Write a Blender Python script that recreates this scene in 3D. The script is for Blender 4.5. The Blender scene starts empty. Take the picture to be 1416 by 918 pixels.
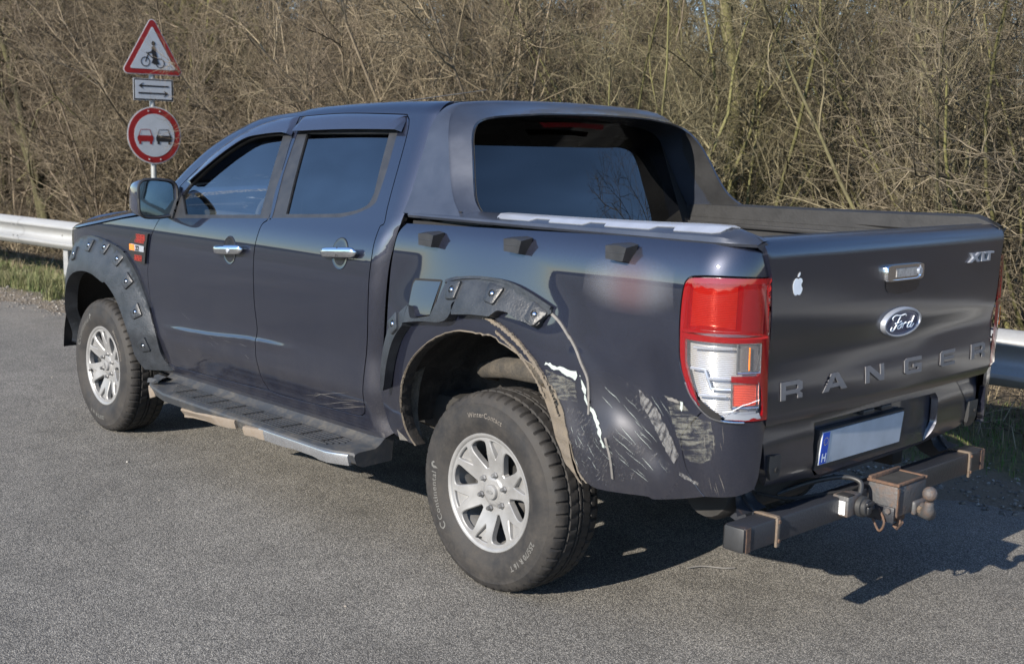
import bpy, bmesh, math, random
import numpy as np
from mathutils import Vector, Matrix, geometry
random.seed(7); RNG=np.random.default_rng(11)
SC=bpy.context.scene; COL=SC.collection
# ------------------------------------------------------------------ camera, sky, sun, exposure
cam_d=bpy.data.cameras.new('camera'); CAM=bpy.data.objects.new('camera',cam_d); COL.objects.link(CAM)
F_,R_,U_=Vector((.71720,-.68010,-.15230)),Vector((-.68550,-.72780,.02210)),Vector((.12580,-.08860,.98810))
CAM.matrix_world=Matrix(((R_[0],U_[0],-F_[0],-3.1706),(R_[1],U_[1],-F_[1],3.7681),(R_[2],U_[2],-F_[2],1.6347),(0,0,0,1)))
cam_d.sensor_width=36; cam_d.lens=36*1659.9/1416; cam_d.clip_start=.05; cam_d.clip_end=3000
cam_d.dof.use_dof=True; cam_d.dof.focus_distance=5.0; cam_d.dof.aperture_fstop=5.0
SC.camera=CAM; R_cam=R_.copy(); DISC=(1.67,2.15,2.515)
SUN_DIR=Vector((-.10,.91,.4280)).normalized()       # towards the sun
el=math.asin(SUN_DIR.z); az=math.atan2(SUN_DIR.x,SUN_DIR.y)
W=bpy.data.worlds.new('World'); SC.world=W; W.use_nodes=True
nt=W.node_tree; bgn=nt.nodes['Background']; sky=nt.nodes.new('ShaderNodeTexSky'); sky.sky_type='NISHITA'
sky.sun_disc=False; sky.sun_elevation=el; sky.sun_rotation=az; sky.air_density=1.0; sky.dust_density=.1; sky.ozone_density=3.0
tint=nt.nodes.new('ShaderNodeMix'); tint.data_type='RGBA'; tint.blend_type='MULTIPLY'; tint.inputs[0].default_value=1; tint.inputs[7].default_value=(.94,.98,1.07,1)
nt.links.new(sky.outputs[0],tint.inputs[6]); nt.links.new(tint.outputs[2],bgn.inputs[0]); bgn.inputs[1].default_value=.112
sl=bpy.data.lights.new('sun','SUN'); sl.energy=5.0; sl.angle=math.radians(.5); sl.color=(1.0,.91,.78)
SUN=bpy.data.objects.new('sun',sl); COL.objects.link(SUN); SUN.rotation_euler=SUN_DIR.to_track_quat('Z','Y').to_euler()
SC.view_settings.view_transform='Standard'; SC.view_settings.look='None'; SC.view_settings.exposure=1.06; SC.view_settings.gamma=1
# ------------------------------------------------------------------ helpers: objects
def link(o,parent=None):
    COL.objects.link(o)
    if parent is not None: o.parent=parent
    return o
def empty(name,loc=(0,0,0),rz=0,parent=None):
    o=bpy.data.objects.new(name,None); o.empty_display_size=.2; o.location=loc; o.rotation_euler=(0,0,rz); return link(o,parent)
def tag(o,label=None,cat=None,group=None,kind=None):
    if label: o['label']=label
    if cat: o['category']=cat
    if group: o['group']=group
    if kind: o['kind']=kind
    return o
def mesh_obj(name,verts,faces,mat,parent=None,smooth=None):
    me=bpy.data.meshes.new(name); me.from_pydata([tuple(v) for v in verts],[],[tuple(f) for f in faces]); me.update()
    return finish(me,name,mat,parent,smooth)
def finish(me,name,mat,parent,smooth):
    for m in (mat if isinstance(mat,(list,tuple)) else [mat]): me.materials.append(m)
    if smooth is not None:
        me.polygons.foreach_set('use_smooth',[True]*len(me.polygons)); me.set_sharp_from_angle(angle=math.radians(smooth))
    return link(bpy.data.objects.new(name,me),parent)
class B:
    """collects shapes into one mesh"""
    def __init__(s): s.v=[]; s.f=[]
    def add(s,v,f):
        n=len(s.v); s.v+=[tuple(p) for p in v]; s.f+=[tuple(i+n for i in q) for q in f]; return s
    def box(s,c,d,bev=0,rot=None):
        bm=bmesh.new(); bmesh.ops.create_cube(bm,size=1)
        for v in bm.verts: v.co=Vector((v.co.x*d[0],v.co.y*d[1],v.co.z*d[2]))
        if bev: bmesh.ops.bevel(bm,geom=bm.edges[:],offset=bev,segments=2,affect='EDGES',profile=.5)
        if rot is not None: bmesh.ops.transform(bm,matrix=rot.to_4x4(),verts=bm.verts)
        bm.verts.index_update(); s.add([v.co+Vector(c) for v in bm.verts],[[v.index for v in f.verts] for f in bm.faces]); bm.free(); return s
    def tube(s,pts,r,n=8,caps=True,sq=None):
        pts=[Vector(p) for p in pts]; k=len(pts); rs=r if isinstance(r,(list,tuple)) else [r]*k; V=[];Fc=[]
        up=None
        for i,p in enumerate(pts):
            t=(pts[min(i+1,k-1)]-pts[max(i-1,0)]).normalized()
            if up is None: up=t.orthogonal().normalized() if sq is None else (Vector(sq)-t*t.dot(Vector(sq))).normalized()
            else: up=(up-t*up.dot(t)).normalized()
            w=t.cross(up)
            for j in range(n):
                a=2*math.pi*(j+.5)/n; V.append(p+(up*math.cos(a)+w*math.sin(a))*rs[i])
        for i in range(k-1):
            for j in range(n): Fc.append((i*n+j,i*n+(j+1)%n,(i+1)*n+(j+1)%n,(i+1)*n+j))
        if caps: Fc+= [tuple(range(n))[::-1], tuple(range((k-1)*n,k*n))]
        return s.add(V,Fc)
    def lathe(s,prof,n=32,axis='y',c=(0,0,0),rfun=None):
        V=[];Fc=[];k=len(prof)
        for j in range(n):
            a=2*math.pi*j/n
            for i,(r,h) in enumerate(prof):
                if rfun: r,h=rfun(i,j,r,h)
                x,zz=math.cos(a)*r,math.sin(a)*r
                V.append((c[0]+x,c[1]+h,c[2]+zz) if axis=='y' else ((c[0]+x,c[1]+zz,c[2]+h) if axis=='z' else (c[0]+h,c[1]+x,c[2]+zz)))
        for j in range(n):
            for i in range(k-1):
                a,b=j*k+i,((j+1)%n)*k+i
                Fc.append((a,a+1,b+1,b) if axis!='y' else (a,b,b+1,a+1))
        return s.add(V,Fc)
    def prism(s,poly,fn):
        """poly: 2d outline, fn(u,v,w) -> 3d, w=0 back, 1 front"""
        n=len(poly); V=[fn(u,v,0) for u,v in poly]+[fn(u,v,1) for u,v in poly]; 
        T=geometry.tessellate_polygon([[Vector((u,v,0)) for u,v in poly]])
        ar=sum(poly[i][0]*poly[(i+1)%n][1]-poly[(i+1)%n][0]*poly[i][1] for i in range(n))
        Fc=[]
        for t in T:
            a,b,c=t; A=(poly[b][0]-poly[a][0])*(poly[c][1]-poly[a][1])-(poly[c][0]-poly[a][0])*(poly[b][1]-poly[a][1])
            if A*ar<0: t=(a,c,b)
            Fc+=[tuple(i+n for i in t),tuple(t)[::-1]]
        Fc+=[(i,(i+1)%n,(i+1)%n+n,i+n) for i in range(n)]
        return s.add(V,Fc)
    def loft(s,rings,closed=False,caps=False):
        n=len(rings[0]); V=[p for r in rings for p in r]; Fc=[]
        for i in range(len(rings)-1):
            for j in range(n if closed else n-1): Fc.append((i*n+j,i*n+(j+1)%n,(i+1)*n+(j+1)%n,(i+1)*n+j))
        if caps: Fc+=[tuple(range(n))[::-1],tuple(range((len(rings)-1)*n,len(rings)*n))]
        return s.add(V,Fc)
    def xf(s,M):
        s.v=[tuple(M@Vector(p)) for p in s.v]; return s
    def mir(s):
        q=B(); q.v=[(a,-b,c) for a,b,c in s.v]; q.f=[f[::-1] for f in s.f]; return q
    def build(s,name,mat,parent=None,smooth=35,fix=True):
        me=bpy.data.meshes.new(name); me.from_pydata(s.v,[],s.f); me.update()
        if fix:
            bm=bmesh.new(); bm.from_mesh(me); bmesh.ops.recalc_face_normals(bm,faces=bm.faces); bm.to_mesh(me); bm.free()
        return finish(me,name,mat,parent,smooth)
# ------------------------------------------------------------------ helpers: outlines and curved panels
def crom(seg,n=6):
    """smooth a traced run of points (end points kept)"""
    if len(seg)<3: return list(seg)
    P=[seg[0]]+list(seg)+[seg[-1]]; out=[]
    for i in range(1,len(P)-2):
        p0,p1,p2,p3=P[i-1],P[i],P[i+1],P[i+2]
        for k in range(n):
            t=k/n
            out.append(tuple(.5*((2*p1[d])+(-p0[d]+p2[d])*t+(2*p0[d]-5*p1[d]+4*p2[d]-p3[d])*t*t+(-p0[d]+3*p1[d]-3*p2[d]+p3[d])*t**3) for d in range(len(p1))))
    out.append(tuple(seg[-1])); return out
def resample(pts,step):
    out=[pts[0]]
    for a,b in zip(pts,pts[1:]):
        L=math.dist(a,b); n=max(1,round(L/step))
        for k in range(1,n+1): out.append(tuple(a[d]+(b[d]-a[d])*k/n for d in range(len(a))))
    return out
def outline(segs,step=.012,n=5):
    pts=[]
    for s in segs:
        q=resample(crom(s,n),step) if len(s)>2 else resample(s,step)
        pts+=q[:-1] if (math.dist(q[-1],segs[(segs.index(s)+1)%len(segs)][0])<1e-6) else q
    o=[pts[0]]
    for p in pts[1:]:
        if math.dist(p,o[-1])>step*.25: o.append(p)
    if math.dist(o[0],o[-1])<step*.25: o.pop()
    return o
def inset(poly,d):
    n=len(poly); ar=sum(poly[i][0]*poly[(i+1)%n][1]-poly[(i+1)%n][0]*poly[i][1] for i in range(n)); sg=1 if ar>0 else -1
    out=[]
    for i in range(n):
        a,b,c=poly[i-1],poly[i],poly[(i+1)%n]
        t1=Vector((b[0]-a[0],b[1]-a[1])).normalized(); t2=Vector((c[0]-b[0],c[1]-b[1])).normalized(); t=(t1+t2)
        if t.length<1e-6: t=t1
        t.normalize(); out.append((b[0]-sg*t.y*d,b[1]+sg*t.x*d))
    return out
def inside(P,poly):
    P=np.asarray(P); q=np.asarray(poly); r=np.zeros(len(P),bool); n=len(q)
    for i in range(n):
        x1,y1=q[i]; x2,y2=q[(i+1)%n]
        if y1==y2: continue
        c=(y1>P[:,1])!=(y2>P[:,1]); r^=c&(P[:,0]<(x2-x1)*(P[:,1]-y1)/(y2-y1)+x1)
    return r
def panel(name,poly,S,mat,parent,sp=.03,depth=.02,off=0.0,holes=(),mir=False,sgn=1,grid=None,flat=False,bev=0.0):
    """curved sheet bounded by poly (2d surface coordinates) on surface S, edges turned in by depth"""
    loops=[list(poly)]+[list(h) for h in holes]
    allb=np.array([p for l in loops for p in l])
    lo,hi=allb.min(0),allb.max(0); sx,sz=(sp,sp) if grid is None else grid
    gx=np.arange(lo[0]+sx*.5,hi[0],sx); gz=np.arange(lo[1]+sz*.5,hi[1],sz)
    G=np.stack(np.meshgrid(gx,gz),-1).reshape(-1,2)
    if len(G):
        k=inside(G,loops[0])
        for h in loops[1:]: k&=~inside(G,h)
        G=G[k]
        if len(G): G=G[np.array([((allb-g)**2).sum(1).min() for g in G])>(.4*min(sx,sz))**2]
    vs=[Vector(p) for p in allb]+[Vector(g) for g in G]; es=[];b=0
    for l in loops: es+=[(b+i,b+(i+1)%len(l)) for i in range(len(l))]; b+=len(l)
    V,E,Fc,*_=geometry.delaunay_2d_cdt(vs,es,[],0,1e-6)
    cen=np.array([[sum(V[i][d] for i in f)/3 for d in (0,1)] for f in Fc])
    k=inside(cen,loops[0])
    for h in loops[1:]: k&=~inside(cen,h)
    Fc=[f for f,q in zip(Fc,k) if q]
    used=sorted({i for f in Fc for i in f}); ix={u:i for i,u in enumerate(used)}
    P=[];N=[]; e=1e-4
    for u in used:
        a,c=V[u]; p=Vector(S(a,c)); du=Vector(S(a+e,c))-Vector(S(a-e,c)); dv=Vector(S(a,c+e))-Vector(S(a,c-e))
        n=du.cross(dv)*sgn; n=n.normalized() if n.length>1e-12 else Vector((0,1,0)); P.append(p+n*off);N.append(n)
    Fc=[tuple(ix[i] for i in f) for f in Fc]
    # orient
    def tn(f): return (P[f[1]]-P[f[0]]).cross(P[f[2]]-P[f[0]])
    Fc=[f if tn(f).dot(N[f[0]])>=0 else f[::-1] for f in Fc]
    nf=len(Fc); cnt={}
    for f in Fc:
        for i in range(3): cnt.setdefault(frozenset((f[i],f[(i+1)%3])),[]).append((f[i],f[(i+1)%3]))
    be=[q[0] for q in cnt.values() if len(q)==1]
    if bev:
        acc={}
        for a_,b_ in be:
            t=P[b_]-P[a_]
            for i in (a_,b_):
                o=t.cross(N[i]); acc[i]=acc.get(i,Vector((0,0,0)))+(o.normalized() if o.length>1e-9 else o)
        b2_={}
        for i,o in acc.items():
            b2_[i]=len(P); P.append(P[i]+(o.normalized() if o.length>1e-6 else o)*bev-N[i]*bev); N.append(N[i])
        Fc+=[(b_,a_,b2_[a_],b2_[b_]) for a_,b_ in be]; be=[(b2_[a_],b2_[b_]) for a_,b_ in be]
    if depth:
        mp={}
        def dn(i):
            if i not in mp: mp[i]=len(P); P.append(P[i]-N[i]*depth); N.append(None)
            return mp[i]
        Fc+=[(b_,a_,dn(a_),dn(b_)) for a_,b_ in be]
    if mir:
        P=[Vector((p.x,-p.y,p.z)) for p in P]; Fc=[f[::-1] for f in Fc]; N=[None if n is None else Vector((n.x,-n.y,n.z)) for n in N]
    me=bpy.data.meshes.new(name); me.from_pydata([tuple(p) for p in P],[],Fc); me.update()
    me.polygons.foreach_set('use_smooth',[True]*len(Fc))
    if not flat:
        ln=[]
        for pi,pl in enumerate(me.polygons):
            for vi in pl.vertices: ln.append(tuple(N[vi]) if pi<nf else tuple(pl.normal))
        me.normals_split_custom_set(ln)
    me.materials.append(mat); return link(bpy.data.objects.new(name,me),parent)
def mirror_obj(o,parent=None,name=None):
    """right-hand copy of a left-hand part"""
    me=o.data.copy(); n=len(me.vertices); co=np.empty(n*3); me.vertices.foreach_get('co',co); co[1::3]*=-1; me.vertices.foreach_set('co',co)
    me.flip_normals(); me.update()
    c=o.copy(); c.data=me; c.name=name or o.name.split('.')[0]; COL.objects.link(c); c.parent=parent or o.parent; return c
ROOFTAB=[(-0.2, 1.7670000000000001), (0.15, 1.7970000000000002), (0.837, 1.812), (1.152, 1.805), (1.465, 1.789), (1.565, 1.776), (1.842, 1.75), (2.03, 1.695), (2.211, 1.614), (2.359, 1.507), (2.478, 1.409), (2.8280000000000003, 1.2690000000000001), (3.2780000000000005, 1.089)]
D={
 'front_door':[[(2.4345,1.2449),(2.4891,1.1753),(2.5174,1.1321),(2.5389,1.0665),(2.5539,1.0003),(2.5668,0.945),(2.5685,0.8267),(2.5606,0.683),(2.5544,0.6179),(2.5502,0.5567),(2.5015,0.509),(2.397,0.4852)],[(2.397,0.4852),(1.8906,0.4958),(1.5467,0.5082),(1.4928,0.5089)],[(1.4928,0.5089),(1.535,0.5594),(1.5422,0.625),(1.5541,0.679),(1.5447,0.7539),(1.5363,0.797),(1.542,0.9011),(1.5382,0.9878),(1.5331,1.0743),(1.5255,1.1487),(1.5121,1.2113),(1.4953,1.2681),(1.4649,1.2889),(1.4582,1.3141),(1.4799,1.4068),(1.4795,1.52),(1.4905,1.6593),(1.4721,1.7487)],[(1.4721,1.7487),(1.6416,1.7341),(1.7812,1.71),(1.9183,1.6675),(2.0491,1.6059),(2.1749,1.53),(2.2748,1.4597),(2.3556,1.3884),(2.4078,1.3145),(2.4345,1.2449)]],
 'rear_door':[[(1.4721,1.7487),(1.4905,1.6593),(1.4795,1.52),(1.4799,1.4068),(1.4582,1.3141),(1.4649,1.2889),(1.4953,1.2681),(1.5121,1.2113),(1.5255,1.1487),(1.5331,1.0743),(1.5382,0.9878),(1.542,0.9011),(1.5363,0.797),(1.5447,0.7539),(1.5541,0.679),(1.5422,0.625),(1.535,0.5594),(1.4928,0.5089)],[(1.4928,0.5089),(1.378,0.505),(1.0779,0.5106),(0.8547,0.5155),(0.7951,0.5169),(0.7661,0.5287)],[(0.7661,0.5287),(0.746,0.5593),(0.7269,0.6914),(0.7165,0.7607),(0.6927,0.8833),(0.6743,1.0283),(0.666,1.1097),(0.6561,1.1907),(0.6551,1.2556),(0.6512,1.3095),(0.6318,1.3265),(0.6433,1.3921),(0.6569,1.5541),(0.6742,1.6835),(0.6926,1.7328)],[(0.6926,1.7328),(0.7168,1.7504),(0.7527,1.7552),(1.1522,1.7613),(1.4721,1.7487)]],
 'front_glass':[[(2.3052,1.3691),(2.1993,1.2723)],[(2.1993,1.2723),(1.54,1.3086)],[(1.54,1.3086),(1.5744,1.6678)],[(1.5744,1.6678),(1.6939,1.6635),(1.8477,1.6418),(1.9958,1.5815),(2.1313,1.5021),(2.2298,1.4287),(2.3052,1.3691)]],
 'rear_glass':[[(1.3911,1.6756),(1.3392,1.3228)],[(1.3392,1.3228),(1.097,1.3361),(0.9467,1.3473),(0.8439,1.3645)],[(0.8439,1.3645),(0.7792,1.3911),(0.7609,1.4383)],[(0.7609,1.4383),(0.795,1.6798)],[(0.795,1.6798),(1.3911,1.6756)]],
 'front_trim':[[(2.3423,1.307),(2.2995,1.2455)],[(2.2995,1.2455),(1.4716,1.2917)],[(1.4716,1.2917),(1.4578,1.3163),(1.4943,1.6651),(1.48,1.688)],[(1.48,1.688),(1.7096,1.6801),(1.8869,1.6516),(2.062,1.5699),(2.2251,1.4536),(2.3423,1.307)]],
 'rear_trim':[[(1.4496,1.2946),(1.4407,1.3173),(1.4636,1.4948),(1.4684,1.688)],[(1.4684,1.688),(0.7383,1.6977)],[(0.7383,1.6977),(0.7344,1.6743),(0.7201,1.5323),(0.7217,1.4169),(0.7352,1.3904),(0.7563,1.3755)],[(0.7563,1.3755),(0.8346,1.3475),(0.9346,1.3258)],[(0.9346,1.3258),(1.4496,1.2946)]],
 'front_visor':[[(2.2862,1.4267),(2.1594,1.5416),(2.0514,1.6118),(1.9208,1.6719),(1.7828,1.7118),(1.6464,1.7379),(1.4932,1.7468)],[(1.4932,1.7468),(1.4901,1.6571)],[(1.4901,1.6571),(1.5461,1.6631),(1.6879,1.6545),(1.8372,1.6325),(1.9837,1.5645),(2.118,1.4829),(2.2204,1.415)],[(2.2204,1.415),(2.2862,1.4267)]],
 'rear_visor':[[(1.467,1.7449),(1.1465,1.7572),(0.7503,1.7511),(0.7228,1.7446),(0.7079,1.727)],[(0.7079,1.727),(0.7048,1.6804)],[(0.7048,1.6804),(1.0868,1.6793),(1.4731,1.6686)],[(1.4731,1.6686),(1.467,1.7449)]],
 'crease':[[(2.4432,0.7001),(2.0338,0.7151),(1.5419,0.751),(1.2459,0.7512)]],
 'cab_rear':[[(0.5521,1.7736),(0.5577,1.7358),(0.5617,1.6787),(0.547,1.5373),(0.5245,1.3978),(0.5379,1.3271),(0.5637,1.2919),(0.5785,1.2315),(0.5912,1.1308),(0.6038,1.0344),(0.6284,0.888),(0.652,0.7661),(0.6571,0.6554),(0.6627,0.5466),(0.6412,0.4876)]],
 'rocker_bottom':[[(2.5127,0.3991),(2.0456,0.3917),(1.3676,0.4305),(0.9134,0.4459),(0.5934,0.4365)]],
 'fender':[[(2.4345,1.2449),(2.4891,1.1753),(2.5174,1.1321),(2.5389,1.0665),(2.5539,1.0003),(2.5668,0.945),(2.5685,0.8267),(2.5606,0.683),(2.5544,0.6179),(2.5502,0.5567),(2.5015,0.509),(2.4139,0.4865)],[(2.4139,0.4865),(2.5077,0.4365)],[(2.5077,0.4365),(2.6186,0.46),(2.6713,0.5519),(2.7106,0.6797),(2.7928,0.7897),(2.884,0.8774),(3.0152,0.9475),(3.1719,0.9736),(3.3213,0.9651),(3.4713,0.9187)],[(3.4713,0.9187),(3.2961,1.1117)],[(3.2961,1.1117),(3.2464,1.1429),(3.0003,1.1818),(2.7629,1.2149),(2.6786,1.2458)],[(2.6786,1.2458),(2.4345,1.2449)]],
 'vent':[[(2.6609,1.1485),(2.5223,1.1578)],[(2.5223,1.1578),(2.5514,1.0581),(2.5672,1.0011)],[(2.5672,1.0011),(2.6393,1.0005),(2.6999,1.0275),(2.7369,1.0586),(2.7343,1.0965),(2.6609,1.1485)]],
 'front_flare':[[(3.6419,0.8183),(3.4591,0.9316),(3.2961,1.0301),(3.1768,1.0802),(3.0791,1.0997),(2.9698,1.095),(2.8384,1.058),(2.7438,1.006),(2.6588,0.9259),(2.5964,0.8269),(2.5406,0.7219),(2.4952,0.63),(2.4803,0.5376),(2.4291,0.4574)],[(2.4291,0.4574),(2.5865,0.4365),(2.6289,0.4409)],[(2.6289,0.4409),(2.6881,0.509),(2.6985,0.6171),(2.7551,0.7109),(2.8454,0.8149),(2.9352,0.8735),(3.0292,0.9057),(3.1832,0.9155),(3.3071,0.8929),(3.4269,0.8419)],[(3.4269,0.8419),(3.6419,0.8183)]],
 'flare_bolts_front':[[(3.3505,0.9929),(3.1693,1.0528),(2.9993,1.0538),(2.8562,1.0035),(2.7437,0.895),(2.6478,0.7452),(2.5857,0.5772)]],
 'door_handle_f':[[(1.8473,1.1289),(1.5975,1.148)]],
 'door_handle_r':[[(0.9767,1.1821),(0.7352,1.1996)]],
 'bedside':[[(-1.4262,1.3363),(-1.1054,1.3451),(-0.7328,1.3533),(-0.406,1.3615),(-0.1413,1.3668),(0.0211,1.3704),(0.1314,1.3688),(0.1616,1.3669)],[(0.1616,1.3669),(0.1843,1.3521),(0.202,1.3335),(0.2314,1.2786),(0.2369,1.2654)],[(0.2369,1.2654),(0.0781,1.2692),(-0.0111,1.2635),(-0.0393,1.2522),(-0.0522,1.2247),(-0.0589,1.1534),(-0.0583,1.0644),(-0.0532,0.9977),(-0.0356,0.9507),(-0.0016,0.9042),(0.0371,0.8605),(0.0557,0.8426)],[(0.0557,0.8426),(0.0973,0.8306),(0.1641,0.8301),(0.2475,0.8273)],[(0.2475,0.8273),(0.2446,0.7842),(0.215,0.6607),(0.1881,0.6114)],[(0.1881,0.6114),(0.1228,0.59),(0.0253,0.5733),(-0.0632,0.5494),(-0.1832,0.5175),(-0.2135,0.5209),(-0.2978,0.5134),(-0.4122,0.5074),(-0.4511,0.5197)],[(-0.4511,0.5197),(-0.4888,0.5715),(-0.5052,0.6727),(-0.5208,0.7382),(-0.5373,0.7868),(-0.5601,0.8275),(-0.5909,0.8529),(-0.6368,0.8887),(-0.6967,0.9203),(-0.7717,0.9454),(-0.8371,0.9649),(-0.9216,0.9772),(-0.9966,0.9768),(-1.0669,0.9678),(-1.1688,0.9317),(-1.253,0.8823),(-1.3249,0.8239),(-1.3824,0.745),(-1.4107,0.6722),(-1.4316,0.5844),(-1.4287,0.5041),(-1.4008,0.4594)],[(-1.4008,0.4594),(-1.5218,0.483),(-1.5471,0.5624),(-1.537,0.6753),(-1.5166,0.7863),(-1.5015,0.9036),(-1.4984,1.0422),(-1.4903,1.1368),(-1.4714,1.2363),(-1.4562,1.3001),(-1.4262,1.3363)]],
 'tail_light':[[(0.2353,1.2645),(0.2543,1.0539),(0.2435,0.8324)],[(0.2435,0.8324),(0.164,0.8335),(0.0972,0.8373),(0.0645,0.8504)],[(0.0645,0.8504),(0.037,0.865),(-0.0017,0.9087),(-0.0343,0.9554),(-0.049,1.0028),(-0.0541,1.065),(-0.0547,1.1539),(-0.0481,1.2251),(-0.0361,1.2492),(-0.0103,1.2592)],[(-0.0103,1.2592),(0.0787,1.265),(0.2353,1.2645)]],
 'fuel_door':[[(-1.3237,1.1287),(-1.1638,1.139)],[(-1.1638,1.139),(-1.2,1.0109)],[(-1.2,1.0109),(-1.2992,0.9904),(-1.3343,0.9985),(-1.3442,1.0295),(-1.3372,1.107),(-1.3237,1.1287)]],
 'rear_flare':[[(-1.117,1.143),(-1.0518,1.1602),(-0.9636,1.1716),(-0.8651,1.1747),(-0.7694,1.1643),(-0.6758,1.1376),(-0.5848,1.1044)],[(-0.5848,1.1044),(-0.5832,1.0877)],[(-0.5832,1.0877),(-0.615,1.0672),(-0.6215,1.0471),(-0.643,1.0398),(-0.6771,1.048),(-0.7187,1.0556),(-0.7629,1.0729)],[(-0.7629,1.0729),(-0.8055,1.0744),(-0.8284,1.0605),(-0.8414,1.0502)],[(-0.8414,1.0502),(-0.9329,1.0466),(-1.0363,1.0353)],[(-1.0363,1.0353),(-1.0455,1.0695),(-1.0278,1.0844)],[(-1.0278,1.0844),(-1.0708,1.0089),(-1.2286,0.987),(-1.333,0.9684)],[(-1.333,0.9684),(-1.3206,1.0357),(-1.2962,1.0058),(-1.2661,0.9932),(-1.1601,1.0141)],[(-1.1601,1.0141),(-1.1281,1.084),(-1.117,1.143)]],
 'flare_leg':[[(-1.3258,1.0378),(-1.4165,0.966),(-1.4518,0.8922),(-1.4704,0.77),(-1.4811,0.6795)],[(-1.4811,0.6795),(-1.4645,0.6823)],[(-1.4645,0.6823),(-1.4478,0.7231),(-1.4207,0.8178),(-1.3849,0.9015),(-1.3344,0.9572)],[(-1.3344,0.9572),(-1.3258,1.0378)]],
 'flare_bolts':[[(-1.3945,0.9549),(-1.0573,1.1189),(-0.8477,1.1262),(-0.6439,1.0762)]],
 'hooks':[[(-1.2351,1.2852),(-0.771,1.2981),(-0.3039,1.3096)]],
 'sticker':[[(-0.2738,1.2257)]],
 'tape':[[(-0.6108,1.0965),(-0.5488,1.0597),(-0.4826,0.9901),(-0.4469,0.9346),(-0.4223,0.892),(-0.4174,0.8487),(-0.417,0.7681)]],
 'tape2':[[(-0.335,0.7064),(-0.3242,0.6333),(-0.3316,0.5643)]],
 'tear':[[(-0.4254,0.9158),(-0.3971,0.8396),(-0.3788,0.8109),(-0.3482,0.7636),(-0.3272,0.7198)]],
 'bumper_seam':[[(-0.0376,0.8731),(-0.0371,0.7727),(-0.0418,0.7204)],[(-0.0418,0.7204),(-0.0292,0.6562),(-0.0,0.6094),(0.0262,0.5785)]],
 'tailgate':[[(0.7814,1.3656),(0.7798,1.3352),(0.7618,1.2672),(0.7413,1.0548),(0.7384,0.8219),(0.7277,0.8056)],[(0.7277,0.8056),(0.4629,0.8093),(0.1037,0.8084),(-0.3816,0.8047),(-0.791,0.8031)],[(-0.791,0.8031),(-0.7685,0.8406),(-0.7825,1.0754),(-0.7379,1.2829),(-0.7454,1.3618)],[(-0.7454,1.3618),(-0.8153,1.387)],[(-0.8153,1.387),(-0.3622,1.3867),(0.164,1.3822),(0.7814,1.3656)]],
 'gate_handle':[[(0.1637,1.271),(-0.0926,1.2729)],[(-0.0926,1.2729),(-0.1026,1.2184),(0.1526,1.2175)]],
 'gate_cup':[[(0.1439,1.2206),(-0.1022,1.2209),(-0.1017,1.1907),(-0.0635,1.1756),(0.0919,1.1784),(0.1314,1.1956)]],
 'oval':[[(0.1255,1.0775),(0.0149,1.121),(-0.1328,1.0709),(-0.0185,1.0241)]],
 'apple':[[(0.6282,1.2421)],[(0.6305,1.2711),(0.6252,1.2119),(0.6542,1.2437),(0.6018,1.2406)]],
 'xlt':[[(-0.4728,1.2829),(-0.665,1.2862),(-0.6712,1.2476),(-0.4777,1.2495)]],
 'ranger':[[(0.6849,0.936),(0.6841,0.8765),(0.5756,0.879),(0.5764,0.9373)],[(0.4578,0.8809),(0.3252,0.884)],[(0.2026,0.8864),(0.0874,0.8879)],[(-0.0481,0.8875),(-0.1637,0.89)],[(-0.3075,0.8899),(-0.4233,0.8904)],[(-0.5635,0.8915),(-0.6851,0.8895)]],
 'plate':[[(0.3418,0.723),(0.1343,0.5431)]],
}
# ---- body surface functions (metres; x forward from the rear axle, y to the left, z up) ----
def pchip(tab):
    xs=[a for a,b in tab]; ys=[b for a,b in tab]; n=len(xs)
    h=[xs[i+1]-xs[i] for i in range(n-1)]; d=[(ys[i+1]-ys[i])/h[i] for i in range(n-1)]
    m=[d[0]]
    for i in range(1,n-1):
        m.append(0.0 if d[i-1]*d[i]<=0 else 3*(h[i-1]+h[i])/((2*h[i]+h[i-1])/d[i-1]+(h[i]+2*h[i-1])/d[i]))
    m.append(d[-1])
    def f(x):
        if x<=xs[0]: return ys[0]+m[0]*(x-xs[0])
        if x>=xs[-1]: return ys[-1]+m[-1]*(x-xs[-1])
        lo,hi=0,n-1
        while hi-lo>1:
            k=(lo+hi)//2
            if xs[k]<=x: lo=k
            else: hi=k
        t=(x-xs[lo])/h[lo]; t2=t*t; t3=t2*t
        return (2*t3-3*t2+1)*ys[lo]+(t3-2*t2+t)*h[lo]*m[lo]+(3*t2-2*t3)*ys[hi]+(t3-t2)*h[lo]*m[hi]
    return f
def sstep(a,b,x):
    t=min(1.0,max(0.0,(x-a)/(b-a))); return t*t*(3-2*t)
def gs(x,z,cx,cz,rx,rz): return math.exp(-((x-cx)/rx)**2-((z-cz)/rz)**2)
CAB=pchip([(.38,.815),(.43,.842),(.48,.858),(.53,.869),(.58,.884),(.64,.8985),(.70,.899),(.76,.8985),(.84,.904),(.95,.913),(1.08,.919),(1.16,.917),(1.22,.909),(1.26,.898),(1.30,.881),(1.35,.861),(1.5,.802),(1.65,.738),(1.75,.694),(1.85,.648)])
BED=pchip([(.46,.820),(.52,.842),(.58,.862),(.66,.885),(.75,.898),(.9,.908),(1.05,.915),(1.18,.915),(1.26,.910),(1.31,.899),(1.34,.886),(1.37,.862)])
def smooth_tab(f,a,b,h,st):
    n=int(round((b-a)/st)); g=lambda x:(f(x-h)+2*f(x-h*.5)+3*f(x)+2*f(x+h*.5)+f(x+h))/9
    return pchip([(a+(b-a)*i/n,g(a+(b-a)*i/n)) for i in range(n+1)])
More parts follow.
